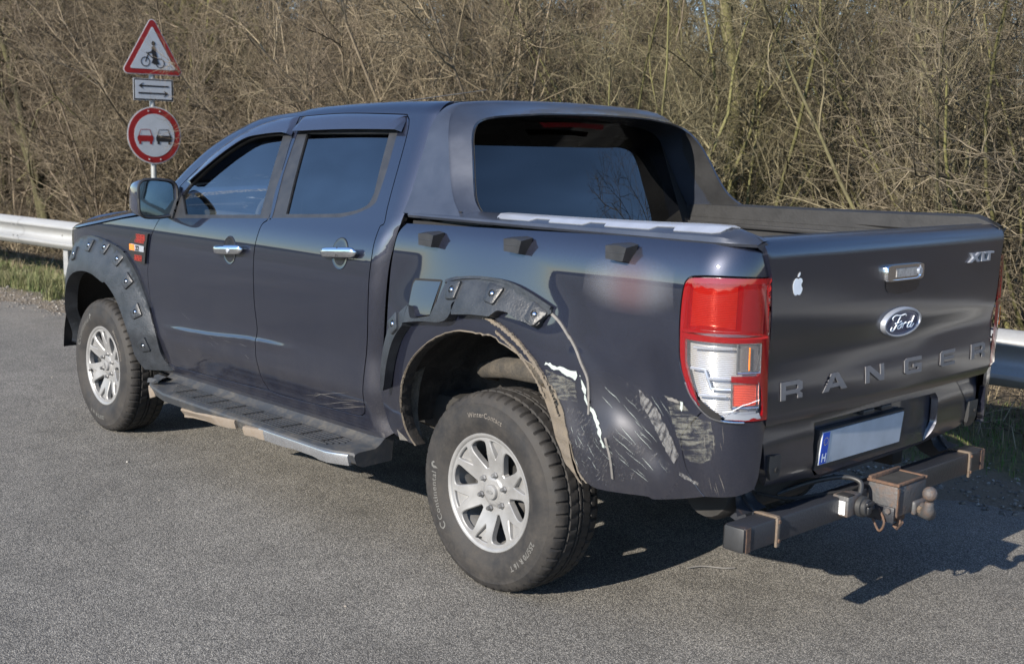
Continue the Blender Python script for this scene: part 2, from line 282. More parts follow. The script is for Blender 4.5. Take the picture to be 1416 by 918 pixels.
CAB=smooth_tab(CAB,.38,1.85,.028,.014); BED=smooth_tab(BED,.46,1.37,.05,.02)
PLAN=pchip([(2.6,0),(3.0,0),(3.3,-.005),(3.5,-.03),(3.65,-.08),(3.8,-.165),(3.95,-.29),(4.1,-.45)])
ROOFZ=pchip(ROOFTAB)
CREASE=pchip([(1.2,.742),(1.55,.735),(2.0,.705),(2.45,.688)])
RC=.055
def xrear(z): return CABREAR(z)
CABREAR=pchip([(.45,.625),(.547,.660),(.655,.660),(.765,.658),(.886,.638),(1.033,.614),(1.13,.600),(1.23,.583),(1.29,.569),(1.326,.556),(1.397,.546),(1.537,.548),(1.68,.550),(1.736,.547),(1.773,.543),(1.82,.537)])
def side(x,v):
    zc=ROOFZ(x) if x<2.66 else 9.0; z0=zc-RC; z=v; roll=0.0
    if v>z0:
        a=min((v-z0)/RC,1.62); z=z0+RC*math.sin(a); roll=RC*(1-math.cos(a))
    y=CAB(min(z,1.85))-roll
    if .6<z<.8: y+=.0062*(math.exp(-((z-CREASE(x))/.022)**2) if z<CREASE(x) else math.exp(-((z-CREASE(x))/.012)**2))*sstep(1.15,1.5,x)*(1-sstep(2.2,2.5,x))
    if x>2.6: y+=PLAN(x)*sstep(.3,.5,z)
    # front wheel arch swell
    r=math.hypot(x-3.22,z-.40)
    if x>2.5: y+=.022*(1-sstep(.46,.70,r))
    xr=xrear(z); t=(xr+.075-x)/.075
    if 0<t: y-=(.011+.022*(1-sstep(1.22,1.36,z)))*min(t,1.3)**2
    return (x,y,z)
RB=.150; XC=-.955
def bed(s,z):
    r=math.hypot(XC-s,z-.42)
    y=BED(z)-.006*sstep(-.3,-.95,XC-min(s,0))
    y+=.034*(1-sstep(.56,.88,r))*sstep(-.95,-.5,XC-s)
    x=XC-s
    # crash damage on the flank behind the wheel
    t_=min(1,max(0,((x+.47)*-.13+(z-.93)*-.20)/.0569)); d_=math.hypot(x+.47+.13*t_,z-.93+.20*t_)+.012*math.sin(31*z+9*x)
    y+= .0050*sstep(.1,.6,t_)*math.exp(-(d_/.07)**2)-.004*math.exp(-((d_-.085)/.05)**2)*(1 if x<-.45 else .3)
    y+= .006*gs(x,z,-.60,.93,.085,.065) - .018*gs(x,z,-.50,.79,.10,.12) -.013*gs(x,z,-.74,.79,.10,.07)+.008*gs(x,z,-.64,.69,.07,.09)-.012*gs(x,z,-.80,.92,.06,.10)
    y+= -.016*gs(x,z,-.80,.68,.08,.06)+.006*gs(x,z,-.9,.74,.05,.09)-.010*gs(x,z,-.40,.60,.10,.05)
    y+= .004*math.sin(19*x+11*z)*gs(x,z,-.62,.72,.22,.14)+.0022*math.sin(47*x-31*z)*gs(x,z,-.66,.70,.2,.12)
    t=(x-(xrear(z)-.03))/.02
    if t>0: y-=.010*min(t,1.5)**2
    if s<=0: return (x,y,z)
    a=s/RB
    if a<math.pi/2: return (XC-RB*math.sin(a), y-RB*(1-math.cos(a)), z)
    return (XC-RB, y-RB-(s-RB*math.pi/2), z)
GATEP=pchip([(.79,.010),(.815,-.004),(.84,-.010),(.90,-.0085),(.96,-.0045),(1.01,-.0035),(1.05,-.006),(1.09,-.010),(1.16,-.013),(1.24,-.013),(1.30,-.012),(1.335,-.010),(1.36,.002),(1.374,.016),(1.382,.04)])
def gate(y,z):
    x=XC-RB+.002-.016*(1-(y/.78)**2)+GATEP(z)
    # dents under the badge
    x+= .0045*gs(y,z,.05,.99,.28,.07)+.0035*gs(y,z,-.45,1.02,.25,.05)-.003*gs(y,z,-.28,.93,.16,.06)
    x+= .0005*math.sin(9*y+24*z)*gs(y,z,-.25,1.0,.4,.10)+.0001*math.sin(21*y-13*z)*gs(y,z,.3,1.27,.3,.08)
    return (x,y,z)
# ------------------------------------------------------------------ materials
class NT:
    def __init__(s,name):
        s.m=bpy.data.materials.new(name); s.m.use_nodes=True; s.t=s.m.node_tree; s.b=s.t.nodes['Principled BSDF']; s.co=None
    def n(s,t,**k):
        q=s.t.nodes.new(t)
        for a,v in k.items(): setattr(q,a,v)
        return q
    def l(s,a,b): s.t.links.new(a,b)
    def obj(s):
        if s.co is None: s.co=s.n('ShaderNodeTexCoord')
        return s.co.outputs['Object']
    def noise(s,scale,detail=4,rough=.55,vec=None,dist=0,sc3=None):
        q=s.n('ShaderNodeTexNoise'); q.inputs['Scale'].default_value=scale; q.inputs['Detail'].default_value=detail; q.inputs['Roughness'].default_value=rough; q.inputs['Distortion'].default_value=dist
        v=vec or s.obj()
        if sc3:
            mp=s.n('ShaderNodeMapping'); mp.inputs['Scale'].default_value=sc3; s.l(v,mp.inputs[0]); v=mp.outputs[0]
        s.l(v,q.inputs['Vector']); return q.outputs[0]
    def voro(s,scale,feat='F1',out='Distance',rnd=1,vec=None):
        q=s.n('ShaderNodeTexVoronoi'); q.feature=feat; q.inputs['Scale'].default_value=scale; q.inputs['Randomness'].default_value=rnd
        s.l(vec or s.obj(),q.inputs['Vector']); return q.outputs[out]
    def ramp(s,f,stops,interp='LINEAR'):
        q=s.n('ShaderNodeValToRGB'); e=q.color_ramp; e.interpolation=interp
        while len(e.elements)<len(stops): e.elements.new(.5)
        for el_,(p,c) in zip(e.elements,stops):
            el_.position=p; el_.color=(c,c,c,1) if not isinstance(c,(tuple,list)) else (*c,1)
        s.l(f,q.inputs[0]); return q.outputs[0]
    def mix(s,f,a,b,mode='MIX'):
        q=s.n('ShaderNodeMix',data_type='RGBA',blend_type=mode); 
        for sock,v in ((q.inputs[0],f),(q.inputs[6],a),(q.inputs[7],b)):
            if hasattr(v,'links') or hasattr(v,'is_linked'): s.l(v,sock)
            elif isinstance(v,(int,float)): sock.default_value=v
            else: sock.default_value=(*v,1)
        return q.outputs[2]
    def math(s,op,a,b=None,clamp=False):
        q=s.n('ShaderNodeMath',operation=op,use_clamp=clamp)
        for i,v in enumerate((a,b)):
            if v is None: continue
            if isinstance(v,(int,float)): q.inputs[i].default_value=v
            else: s.l(v,q.inputs[i])
        return q.outputs[0]
    def xyz(s):
        q=s.n('ShaderNodeSeparateXYZ'); s.l(s.obj(),q.inputs[0]); return q.outputs
    def maprange(s,v,a,b,c=0,d=1):
        q=s.n('ShaderNodeMapRange'); s.l(v,q.inputs[0])
        for i,x in enumerate((a,b,c,d)): q.inputs[i+1].default_value=x
        return q.outputs[0]
    def set(s,**k):
        nm=dict(col='Base Color',rough='Roughness',metal='Metallic',coat='Coat Weight',coatr='Coat Roughness',alpha='Alpha',spec='Specular IOR Level',ior='IOR',trans='Transmission Weight',emit='Emission Color',emits='Emission Strength',sub='Subsurface Weight')
        for a,v in k.items():
            i=s.b.inputs[nm[a]]
            if isinstance(v,(int,float)): i.default_value=v
            elif isinstance(v,(tuple,list)): i.default_value=(*v,1)
            else: s.l(v,i)
        return s
    def bump(s,h,strength=.3,dist=.01,to=None):
        q=s.n('ShaderNodeBump'); q.inputs['Strength'].default_value=strength; q.inputs['Distance'].default_value=dist; s.l(h,q.inputs['Height']); s.l(q.outputs[0],s.b.inputs['Normal']); return s
MAT={}
def simple(name,col,rough=.5,metal=0,var=.15,scale=30,bump=0,coat=0,spec=.5):
    t=NT(name); f=t.noise(scale,5); a=tuple(c*(1-var) for c in col); b=tuple(min(1,c*(1+var)) for c in col)
    t.set(col=t.mix(t.ramp(f,[(.3,0),(.7,1)]),a,b),rough=t.maprange(f,.2,.8,rough*.85,min(1,rough*1.15)),metal=metal,coat=coat,spec=spec)
    if bump: t.bump(t.noise(scale*6,3),bump,.003)
    MAT[name]=t.m; return t.m
def paint(key='paint',nm='grey_paint',cr=.03,fm=.22,dust=.08,cw=1.0):
    t=NT(nm); z=t.xyz()[2]
    fl=t.voro(1400,out='Color'); flake=t.ramp(fl,[(0,.75),(1,1.25)])
    base=t.mix(1,(.0088,.0115,.0255),flake,'MULTIPLY')
    # road film: specks and wiped dust thickening low on the panels
    n1=t.noise(7,8,.7,sc3=(1,1,.5)); n2=t.noise(160,4,.7)
    low=t.maprange(z,1.0,.45,0,1)
    d=t.math('MULTIPLY',t.math('POWER',low,1.7),t.ramp(n1,[(.3,.12),(.75,1)]))
    d=t.math('MULTIPLY',d,t.ramp(n2,[(.35,.35),(.65,1)]))
    dx=t.math('MULTIPLY',t.math('ADD',t.xyz()[0],.58),1/.36); dz=t.math('MULTIPLY',t.math('ADD',z,-.70),1/.26); rr=t.math('ADD',t.math('MULTIPLY',dx,dx),t.math('MULTIPLY',dz,dz))
    rub=t.math('MULTIPLY',t.maprange(rr,1.0,.2,0,.20),t.ramp(t.noise(22,6,.75),[(.3,.25),(.7,1)])); d=t.math('ADD',d,t.math('MULTIPLY',rub,.6)); rubr=t.math('MULTIPLY',t.maprange(rr,1.25,.35,0,1),.42)
    film=t.math('ADD',t.math('MULTIPLY',d,fm),t.math('MULTIPLY',t.ramp(n2,[(.66,0),(.74,1)]),dust),True)
    t.set(col=t.mix(film,base,(.20,.175,.14)),metal=t.maprange(film,0,.5,.55,0),rough=t.maprange(film,0,.6,.42,.75),coat=t.math('SUBTRACT',t.maprange(film,0,.7,cw,.15),t.math('MULTIPLY',rubr,.9),True),coatr=t.math('ADD',t.maprange(film,0,.5,cr,.4),rubr)); t.b.inputs['Coat IOR'].default_value=1.85
    MAT[key]=t.m
paint(); paint('gate_paint','dusty_paint',.15,.26,.10,.8)
simple('black_plastic',(.022,.023,.025),.5,var=.25,scale=14,bump=.12)
simple('flare_plastic',(.018,.021,.026),.42,var=.3,scale=18,bump=.6)
simple('bar_plastic',(.016,.0165,.018),.55,var=.15,scale=12,bump=.25)
simple('trim_black',(.018,.019,.022),.42,var=.2,scale=20)
simple('gap_black',(.006,.006,.007),.9,var=.3,scale=10)
simple('bar_grey',(.034,.040,.056),.42,metal=.35,var=.12,scale=10,bump=.06,coat=.8)
simple('chrome',(.80,.81,.83),.09,metal=1,var=.03,scale=40)
simple('alloy',(.24,.24,.24),.42,metal=.35,var=.10,scale=18,coat=.1)
simple('alloy_dark',(.20,.20,.20),.5,metal=.7,var=.3,scale=18)
simple('satin_silver',(.44,.47,.53),.32,metal=.6,var=.05,scale=20)
simple('white_scuff',(.30,.34,.33),.75,var=.12,scale=60)
simple('tape_grey',(.125,.12,.115),.8,var=.2,scale=60)
simple('dark_interior',(.020,.020,.022),.7,var=.2,scale=14)
simple('seat_fabric',(.035,.036,.042),.9,var=.3,scale=60)
simple('decal_white',(.74,.78,.82),.4,var=.03,scale=40)
simple('emblem_grey',(.115,.115,.123),.5,var=.1,scale=60)
simple('underbody',(.018,.017,.016),.85,var=.5,scale=9,bump=.3)
simple('blue_enamel',(.008,.022,.085),.3,var=.1,scale=30,coat=.25)
simple('plate_blue',(.01,.07,.45),.4,var=.05,scale=30)
simple('plate_white',(.36,.39,.43),.6,var=.22,scale=5)
simple('red_grille',(.30,.022,.012),.5,var=.2,scale=80)
simple('orange_lens',(.75,.20,.03),.25,var=.2,scale=80,coat=1)
simple('inner_steel',(.045,.043,.042),.7,metal=.2,var=.5,scale=12,bump=.3)
def dirty(name,col,dirt,amt,rough,scale=12,metal=0,bump=.3,bs=90):
    t=NT(name); a=t.noise(scale,8,.7); b=t.noise(scale*9,5,.7)
    f=t.math('MULTIPLY',t.ramp(a,[(min(.64,.5-amt*.25),0),(.72-amt*.1,1)]),t.ramp(b,[(.3,.3),(.6,1)]))
    t.set(col=t.mix(f,col,dirt),rough=t.maprange(f,0,1,rough,.9),metal=t.maprange(f,0,1,metal,0)).bump(t.noise(bs,4),bump,.004); MAT[name]=t.m; return t.m
dirty('mud',(.13,.108,.082),(.09,.08,.07),.5,.9,20,bump=.8)
dirty('arch_lining',(.008,.008,.009),(.040,.034,.028),.35,.6,16,bump=.6)
dirty('rust_bar',(.018,.020,.026),(.085,.045,.026),-.40,.42,11,bump=.4)
dirty('rust_block',(.055,.057,.062),(.105,.058,.034),.25,.55,17,bump=.6)
dirty('rust_edge',(.12,.065,.04),(.035,.030,.027),.75,.85,40,bump=.7)
dirty('rust_strap',(.125,.10,.078),(.06,.04,.028),.6,.8,30,bump=.5)
dirty('step_plastic',(.026,.029,.034),(.07,.064,.055),.25,.5,9,bump=.2)
simple('step_chrome',(.50,.51,.53),.22,metal=.85,var=.12,scale=14)
dirty('torn_plastic',(.14,.112,.085),(.16,.14,.12),.5,.75,26,bump=.4)
def scuff(name,col,dens,scale,stretch,alpha=1.0,rot=0):
    """rubbed-off paint: streaks with gaps, the gaps show what is under"""
    t=NT(name); m_=t.n('ShaderNodeMapping'); m_.inputs['Rotation'].default_value=(0,math.radians(rot),0); t.l(t.obj(),m_.inputs[0]); a=t.noise(scale,6,.7,vec=m_.outputs[0],sc3=stretch); b=t.noise(30,5,.7)
    f=t.math('MULTIPLY',t.ramp(a,[(.62-dens*.3,0),(.70-dens*.2,1)]),t.ramp(b,[(.32,0),(.5,1)]))
    t.set(col=t.mix(t.noise(60,3),tuple(c*.75 for c in col),tuple(min(1,c*1.2) for c in col)),rough=.75,alpha=t.math('MULTIPLY',f,alpha)); MAT[name]=t.m
scuff('scuff_streak',(.24,.24,.24),.85,80,(.07,1,1),.50,-57)
scuff('scuff_fine',(.26,.26,.255),.20,170,(.18,1,1),.30,-50)
scuff('scuff_cream',(.20,.20,.175),.62,80,(.10,1,1),.42,-8)
scuff('mud_wipe',(.28,.24,.18),.55,30,(1,1,.4),.75)
def tyre():
    t=NT('tyre_rubber'); a=t.noise(9,8,.7); b=t.noise(55,5,.7)
    f=t.math('MULTIPLY',t.ramp(a,[(.36,0),(.7,1)]),t.ramp(b,[(.3,.4),(.7,1)]))
    t.set(col=t.mix(f,(.014,.014,.015),(.046,.041,.036)),rough=t.maprange(f,0,1,.62,.92),spec=.35).bump(t.noise(140,3),.25,.002); MAT['tyre']=t.m
tyre()
simple('tyre_letter',(.095,.095,.091),.8,var=.25,scale=70)
simple('tyre_relief',(.11,.10,.088),.85,var=.4,scale=60)
def glass(name,tint,refl=1.0,rough=.0,lo=1.4,hi=2.5):
    m=bpy.data.materials.new(name); m.use_nodes=True; t=m.node_tree; t.nodes.remove(t.nodes['Principled BSDF']); out=t.nodes['Material Output']
    tr=t.nodes.new('ShaderNodeBsdfTransparent'); tr.inputs[0].default_value=(*tint,1); gl=t.nodes.new('ShaderNodeBsdfGlossy'); gl.inputs['Roughness'].default_value=rough; gl.inputs[0].default_value=(refl,refl,refl,1)
    fr=t.nodes.new('ShaderNodeFresnel'); fr.inputs[0].default_value=1.62; mx=t.nodes.new('ShaderNodeMixShader')
    nz=t.nodes.new('ShaderNodeTexNoise'); nz.inputs['Scale'].default_value=1.6; mr=t.nodes.new('ShaderNodeMapRange'); mr.inputs[3].default_value=lo; mr.inputs[4].default_value=hi
    t.links.new(nz.outputs[0],mr.inputs[0]); ml=t.nodes.new('ShaderNodeMath'); ml.operation='MULTIPLY'; ml.use_clamp=True
    t.links.new(fr.outputs[0],ml.inputs[0]); t.links.new(mr.outputs[0],ml.inputs[1])
    t.links.new(ml.outputs[0],mx.inputs[0]); t.links.new(tr.outputs[0],mx.inputs[1]); t.links.new(gl.outputs[0],mx.inputs[2]); t.links.new(mx.outputs[0],out.inputs[0]); MAT[name]=m
glass('clear_glass',(.80,.86,.86)); glass('tinted_glass',(.05,.06,.065)); glass('rear_tint',(.03,.035,.04),1,0,.6,1.9); glass('mirror_back',(.3,.3,.3))
def lens(name,col,alpha,rough=.05):
    t=NT(name); n=t.noise(60,3); t.set(col=t.mix(n,tuple(c*.85 for c in col),col),rough=rough,coat=1,coatr=.02,alpha=alpha); MAT[name]=t.m
lens('red_rim',(.19,.003,.005),.94); lens('red_lens',(.24,.003,.005),.62); lens('clear_lens',(.5,.51,.53),.07); lens('dark_red_lens',(.16,.006,.008),.95); lens('smoke_lens',(.10,.09,.09),.8)
def ribbed(name,c1,c2,period,axis=2,metal=.6):
    t=NT(name); w=t.n('ShaderNodeTexWave'); w.wave_type='BANDS'; w.bands_direction='XYZ'[axis]; w.inputs['Scale'].default_value=period; t.l(t.obj(),w.inputs[0])
    n=t.noise(40,3); t.set(col=t.mix(t.mix(.25,w.outputs[0],n),c1,c2),rough=.22,metal=metal).bump(w.outputs[0],.6,.004); MAT[name]=t.m
ribbed('reflector',(.42,.43,.44),(.75,.75,.75),55); ribbed('red_reflector',(.28,.006,.008),(.95,.10,.03),60,metal=.25)
t=NT('mirror_glass'); t.set(col=(.62,.68,.70),metal=1,rough=t.maprange(t.noise(30,3),0,1,.02,.07)); MAT['mirror']=t.m; t.set(col=(.20,.245,.27))
# faded sticker smear on the flank
t=NT('faded_sticker'); n=t.noise(9,3); g=t.n('ShaderNodeTexCoord')
x=t.xyz(); rx=t.math('MULTIPLY',t.math('ADD',x[0],.69),1/.24); rz=t.math('MULTIPLY',t.math('ADD',x[2],-1.213),1/.105)
r2=t.math('ADD',t.math('POWER',t.math('ABSOLUTE',rx),2.0),t.math('POWER',t.math('ABSOLUTE',rz),2.0))
band=t.ramp(t.math('ABSOLUTE',rx),[(.10,(.30,.20,.22)),(.45,(.36,.37,.42))])
t.set(col=band,rough=.5,coat=.5,alpha=t.ramp(r2,[(.0,.20),(.2,.15),(.5,.06),(.8,.012),(1.0,0)])); MAT['sticker']=t.m
# ------------------------------------------------------------------ the pickup
TRUCK=empty('pickup_truck',(0,0,0))
tag(TRUCK,'dark grey double-cab pickup with dented rear flank, torn wheel-arch flare and rusty tow bar','pickup truck')
def text_mesh(s,size,extrude=0.0,shear=0.0,spacing=1.0,bold=0.0):
    c=bpy.data.curves.new('lettering','FONT'); c.body=s; c.size=size; c.extrude=extrude; c.shear=shear; c.space_character=spacing; c.offset=bold
    c.align_x='CENTER'; c.resolution_u=3
    o=bpy.data.objects.new('lettering',c); COL.objects.link(o); bpy.context.view_layer.update()
    me=bpy.data.meshes.new_from_object(o.evaluated_get(bpy.context.evaluated_depsgraph_get()))
    COL.objects.unlink(o); bpy.data.objects.remove(o); bpy.data.curves.remove(c)
    V=[tuple(v.co) for v in me.vertices]; Fc=[tuple(p.vertices) for p in me.polygons]; bpy.data.meshes.remove(me); return V,Fc
def tyre_text(b,s,size,phi,rad,yfun,bold=0.0,spacing=1.0):
    """lettering wrapped round the sidewall; phi clockwise from the top seen from outside"""
    V,Fc=text_mesh(s,size,0,0,spacing,bold)
    out=[]
    for x,y,z in V:
        r=rad+y-size*.35; a=phi+x/rad; out.append((-math.sin(a)*r,yfun(r),math.cos(a)*r))
    b.add(out,Fc); return b
# local wheel frame: axle along y, outer face towards +y, y=0 at the middle of the tread
TY=[(.212,.092),(.219,.104),(.232,.109),(.258,.1225),(.285,.1262),(.312,.1245),(.333,.118),(.336,.1185),(.349,.112),(.359,.106),(.3665,.098),(.3735,.082),(.3735,.070),(.3735,.060),(.3665,.0575),(.3665,.0515),(.3765,.049),(.3775,.030),(.3775,.0135),(.370,.011),(.370,.006),(.378,.004)]
def ysid(r):
    q=[t for t in TY if t[0]<=.36]
    for (r0,h0),(r1,h1) in zip(q,q[1:]):
        if r0<=r<=r1: return h0+(h1-h0)*(r-r0)/(r1-r0)+.0012
    return .12
def make_wheel():
    root=empty('wheel',(0,0,0),0,TRUCK)
    prof=TY+[(r,-h) for r,h in TY[::-1]]; NP=len(prof); NT_=6*52
    def rf(i,j,r,h):
        k=i if i<len(TY) else NP-1-i; q=j%6
        sh=(k in (9,10,11,12,13))
        if sh and q==0: r-= .0085 if k>9 else .003
        if k in (16,17,18,) and (j+3+(k-16))%6==0: r-=.006
        if 19<=k<=21 and j%12==0: r-=.003
        return r,h
    b=B().lathe(prof,NT_,'y',rfun=rf)
    # flat where it carries the truck
    b.v=[(x,y,max(z,-.3685) if z<-.3 else z) for x,y,z in b.v]
    ty=b.build('tyre',MAT['tyre'],root,28)
    lt=B(); tyre_text(lt,'Continental',.036,math.radians(256),.285,ysid,.0003,1.12)
    lt.build('brand_lettering',MAT['tyre_letter'],root,None,fix=False); lt=B(); tyre_text(lt,'255/70 R 16 T',.0285,math.radians(131),.292,ysid,.0006,1.05)
    lt.build('size_lettering',MAT['tyre_letter'],root,None,fix=False); lt=B()
    R_=[(0,-.012),(.006,.0),(.004,.012),(.012,.016),(.016,.008),(.022,.010),(.018,.02),(.008,.027),(-.002,.022),(-.006,.008)]
    for k in (0,):
        a0=math.radians(279); pts=[]
        for u,v in R_:
            r=.285+v-.006; a=a0+u/.285; pts.append((-math.sin(a)*r,ysid(r),math.cos(a)*r))
        lt.add(pts,[tuple(range(len(pts)))])
    lt.build('brand_emblem',MAT['tyre_letter'],root,None,fix=False); lt=B()
    a0=math.radians(233)
    pts=[];n=20
    for kk in range(n):
        a=2*math.pi*kk/n*.8+.6
        for rr in (.017,.011):
            u,v=math.cos(a)*rr,math.sin(a)*rr; r=.287+v; aa=a0+u/.285; pts.append((-math.sin(aa)*r,ysid(r),math.cos(aa)*r))
    lt.add(pts,[(2*i,2*i+1,2*i+3,2*i+2) for i in range(n-1)])
    lt.build('brand_mark',MAT['tyre_letter'],root,None,fix=False)
    rl=B(); tyre_text(rl,'WinterContact',.027,math.radians(0),.295,ysid,.0002,1.12); rl.build('raised_lettering',MAT['tyre_relief'],root,None,fix=False)
    # rim: barrel, dished face with six windows and six shallow pockets
    YF=.098
    B().lathe([(.223,.094),(.2245,.103),(.221,.108),(.214,.1075),(.206,.100),(.200,.078),(.196,.02),(.190,-.06),(.205,-.095)],72,'y').build('rim_barrel',MAT['alloy'],root,40)
    def face(u,v):
        r=math.hypot(u,v); y=YF+.002-.027*(1-sstep(.055,.185,r))+.006*(1-sstep(.045,.058,r)); return (-u,y,v)
    def pol(r,a): return (math.sin(a)*r,math.cos(a)*r)
    def rounded(q,n=4): return crom(q+[q[0]],n)[:-1]
    holes=[]; pockets=[]
    for k in range(6):
        c=math.radians(40+60*k)
        h=[(.087,-.09),(.105,-.155),(.138,-.215),(.170,-.245),(.190,-.215),(.1975,-.10),(.1985,0),(.1975,.10),(.190,.215),(.170,.245),(.138,.215),(.105,.155),(.087,.09)]
        holes.append(rounded([pol(r,c+a) for r,a in h]))
        c=math.radians(10+60*k); h=[(.130,-.025),(.165,-.125),(.190,-.178),(.1985,-.15),(.200,0),(.1985,.15),(.190,.178),(.165,.125),(.130,.025)]
        pockets.append(rounded([pol(r,c+a) for r,a in h]))
    circ=[pol(.2085,2*math.pi*k/96) for k in range(96)]
    panel('rim',circ,face,MAT['alloy'],root,.009,.022,0,[inset(h_,.003) if 0 else h_ for h_ in holes+pockets],sgn=1,bev=.0032)
    for q in pockets: panel('rim_pocket',inset(q,-.002),lambda u,v:(lambda p:(p[0],p[1]-.013-.16*(.2-math.hypot(u,v)),p[2]))(face(u,v)),MAT['alloy'],root,.012,0,sgn=1)
    B().lathe([(.0,.0935),(.018,.0935),(.026,.0915),(.0285,.088),(.0285,.07)],32,'y').build('centre_cap',MAT['alloy'],root,40)
    o_=B()
    for k in range(24):
        a=2*math.pi*k/24; a2=2*math.pi*(k+1)/24
        o_.add([(math.cos(a)*.017,.0942,math.sin(a)*.0075),(math.cos(a2)*.017,.0942,math.sin(a2)*.0075),(math.cos(a2)*.0145,.0942,math.sin(a2)*.0055),(math.cos(a)*.0145,.0942,math.sin(a)*.0055)],[(0,1,2,3)])
    V,Fc=text_mesh('Ford',.0125,0,.3); o_.add([(-x,.0942,y-.004) for x,y,z in V],Fc)
    o_.build('cap_emblem',MAT['alloy_dark'],root,None,fix=False)
    nut=B().lathe([(.0,.094),(.006,.094),(.0085,.090),(.0092,.082),(.0125,.078),(.0125,.064)],6,'y'); 
    for k in range(6):
        a=math.radians(10+60*k); q=B(); q.v=[(x-math.sin(a)*.0655,y+.002,z+math.cos(a)*.0655) for x,y,z in nut.v]; q.f=nut.f[:]; q.build('lug_nut',MAT['alloy_dark'],root,30)
    B().lathe([(.0,.03),(.150,.03),(.150,.012),(.0,.012)],40,'y').build('brake_disc',MAT['inner_steel'],root,40)
    B().box((-.11,.03,.05),(.07,.05,.13),.01).build('brake_caliper',MAT['underbody'],root,40)
    B().tube([(.05,.085,-.188),(.05,.112,-.178)],.004,8).build('valve_stem',MAT['black_plastic'],root,40)
    return root
def copy_part(o,parent):
    c=o.copy(); COL.objects.link(c); c.parent=parent
    for k in [k for k in o.children]: copy_part(k,c)
    return c
WHEEL=make_wheel(); WY=.7635; WZ=.3690
WHEEL.location=(0,WY,WZ)
w=copy_part(WHEEL,TRUCK); w.location=(3.22,WY,WZ); w.rotation_euler=(0,math.radians(-58),math.radians(-1.0))
for x in (0,3.22):
    w=copy_part(WHEEL,TRUCK); w.location=(x,-WY,WZ); w.rotation_euler=(0,math.radians(25),math.pi)
P_=MAT['paint']; BP_=MAT['black_plastic']; GP_=MAT['gate_paint']
def seg(n,*i): return [D[n][k] for k in (i or range(len(D[n])))]
def cyclic(name,step=.012,gap=.0025): return inset(outline(seg(name),step),gap)
def sidev(x,v): return side(x,v)
def on_side(x,z,off=0.0,S=side):
    p=Vector(S(x,z)); e=1e-3
    n=(Vector(S(x+e,z))-Vector(S(x-e,z))).cross(Vector(S(x,z+e))-Vector(S(x,z-e))); n.normalize()
    if n.y<0 and abs(n.y)>.2: n=-n
    return p+n*off,n
SS=-1   # du x dv points inwards for (x,z) on the left flank
# --- doors
fd=outline(seg('front_door'),.014); rd=outline(seg('rear_door'),.014)
fg=cyclic('front_glass',.012,0); rg=cyclic('rear_glass',.012,0)
ftrim=cyclic('front_trim',.012,0); rtrim=cyclic('rear_trim',.012,0)
def door(name,poly,glassname,gpoly,tpoly,gm,mir):
    d=panel(name,inset(poly,.0028),side,P_,TRUCK,.035,.022,0,[inset(tpoly,.004)],mir=mir,sgn=SS,grid=(.05,.0075))
    panel('window_trim',tpoly,side,MAT['trim_black'],d,.03,.02,-.002,[gpoly],mir=mir,sgn=SS)
    panel('window_glass',inset(gpoly,-.004),side,MAT[gm],d,.06,0,-.010,mir=mir,sgn=SS)
    return d
DOORS=[]
for mir in (False,True):
    DOORS.append((door('front_door',fd,'g',fg,ftrim,'clear_glass',mir),door('rear_door',rd,'g',rg,rtrim,'tinted_glass',mir)))
FDOOR,RDOOR=DOORS[0]
def bulged(S,poly,h,power=.5):
    """surface pushed out in the middle of its outline"""
    q=np.array(poly); lo,hi=q.min(0),q.max(0)
    return lo,hi
def visor(name,doorobj,mir=False):
    segs=seg(name); top,bot=resample(crom(segs[0],5),.02),resample(crom(segs[2],5),.02)[::-1]
    n=40
    def at(L,t):
        k=t*(len(L)-1); i=min(int(k),len(L)-2); f=k-i; return tuple(L[i][d]+(L[i+1][d]-L[i][d])*f for d in (0,1))
    rings=[]
    for a,(f,o) in enumerate(((0,.003),(.10,.010),(.35,.020),(.95,.034),(1.0,.034),(1.0,.030),(.9,.029),(.3,.014),(.05,.002))):
        row=[]
        for i in range(n+1):
            t=i/n; p0,p1=at(top,t),at(bot,t); e=min(1,min(t,1-t)/.025)**.5
            x,z=p0[0]+(p1[0]-p0[0])*f,p0[1]+(p1[1]-p0[1])*f; q,nn=on_side(x,z,max(.002,o*(.25+.75*e))); row.append(tuple(q))
        rings.append(row)
    b=B().loft(rings); b=b.mir() if mir else b
    return b.build('rain_visor',MAT['visor'],doorobj,40)
simple('visor',(.018,.022,.038),.12,var=.05,scale=8,coat=1)
for i in (0,1): visor('front_visor',DOORS[i][0],i==1); visor('rear_visor',DOORS[i][1],i==1)
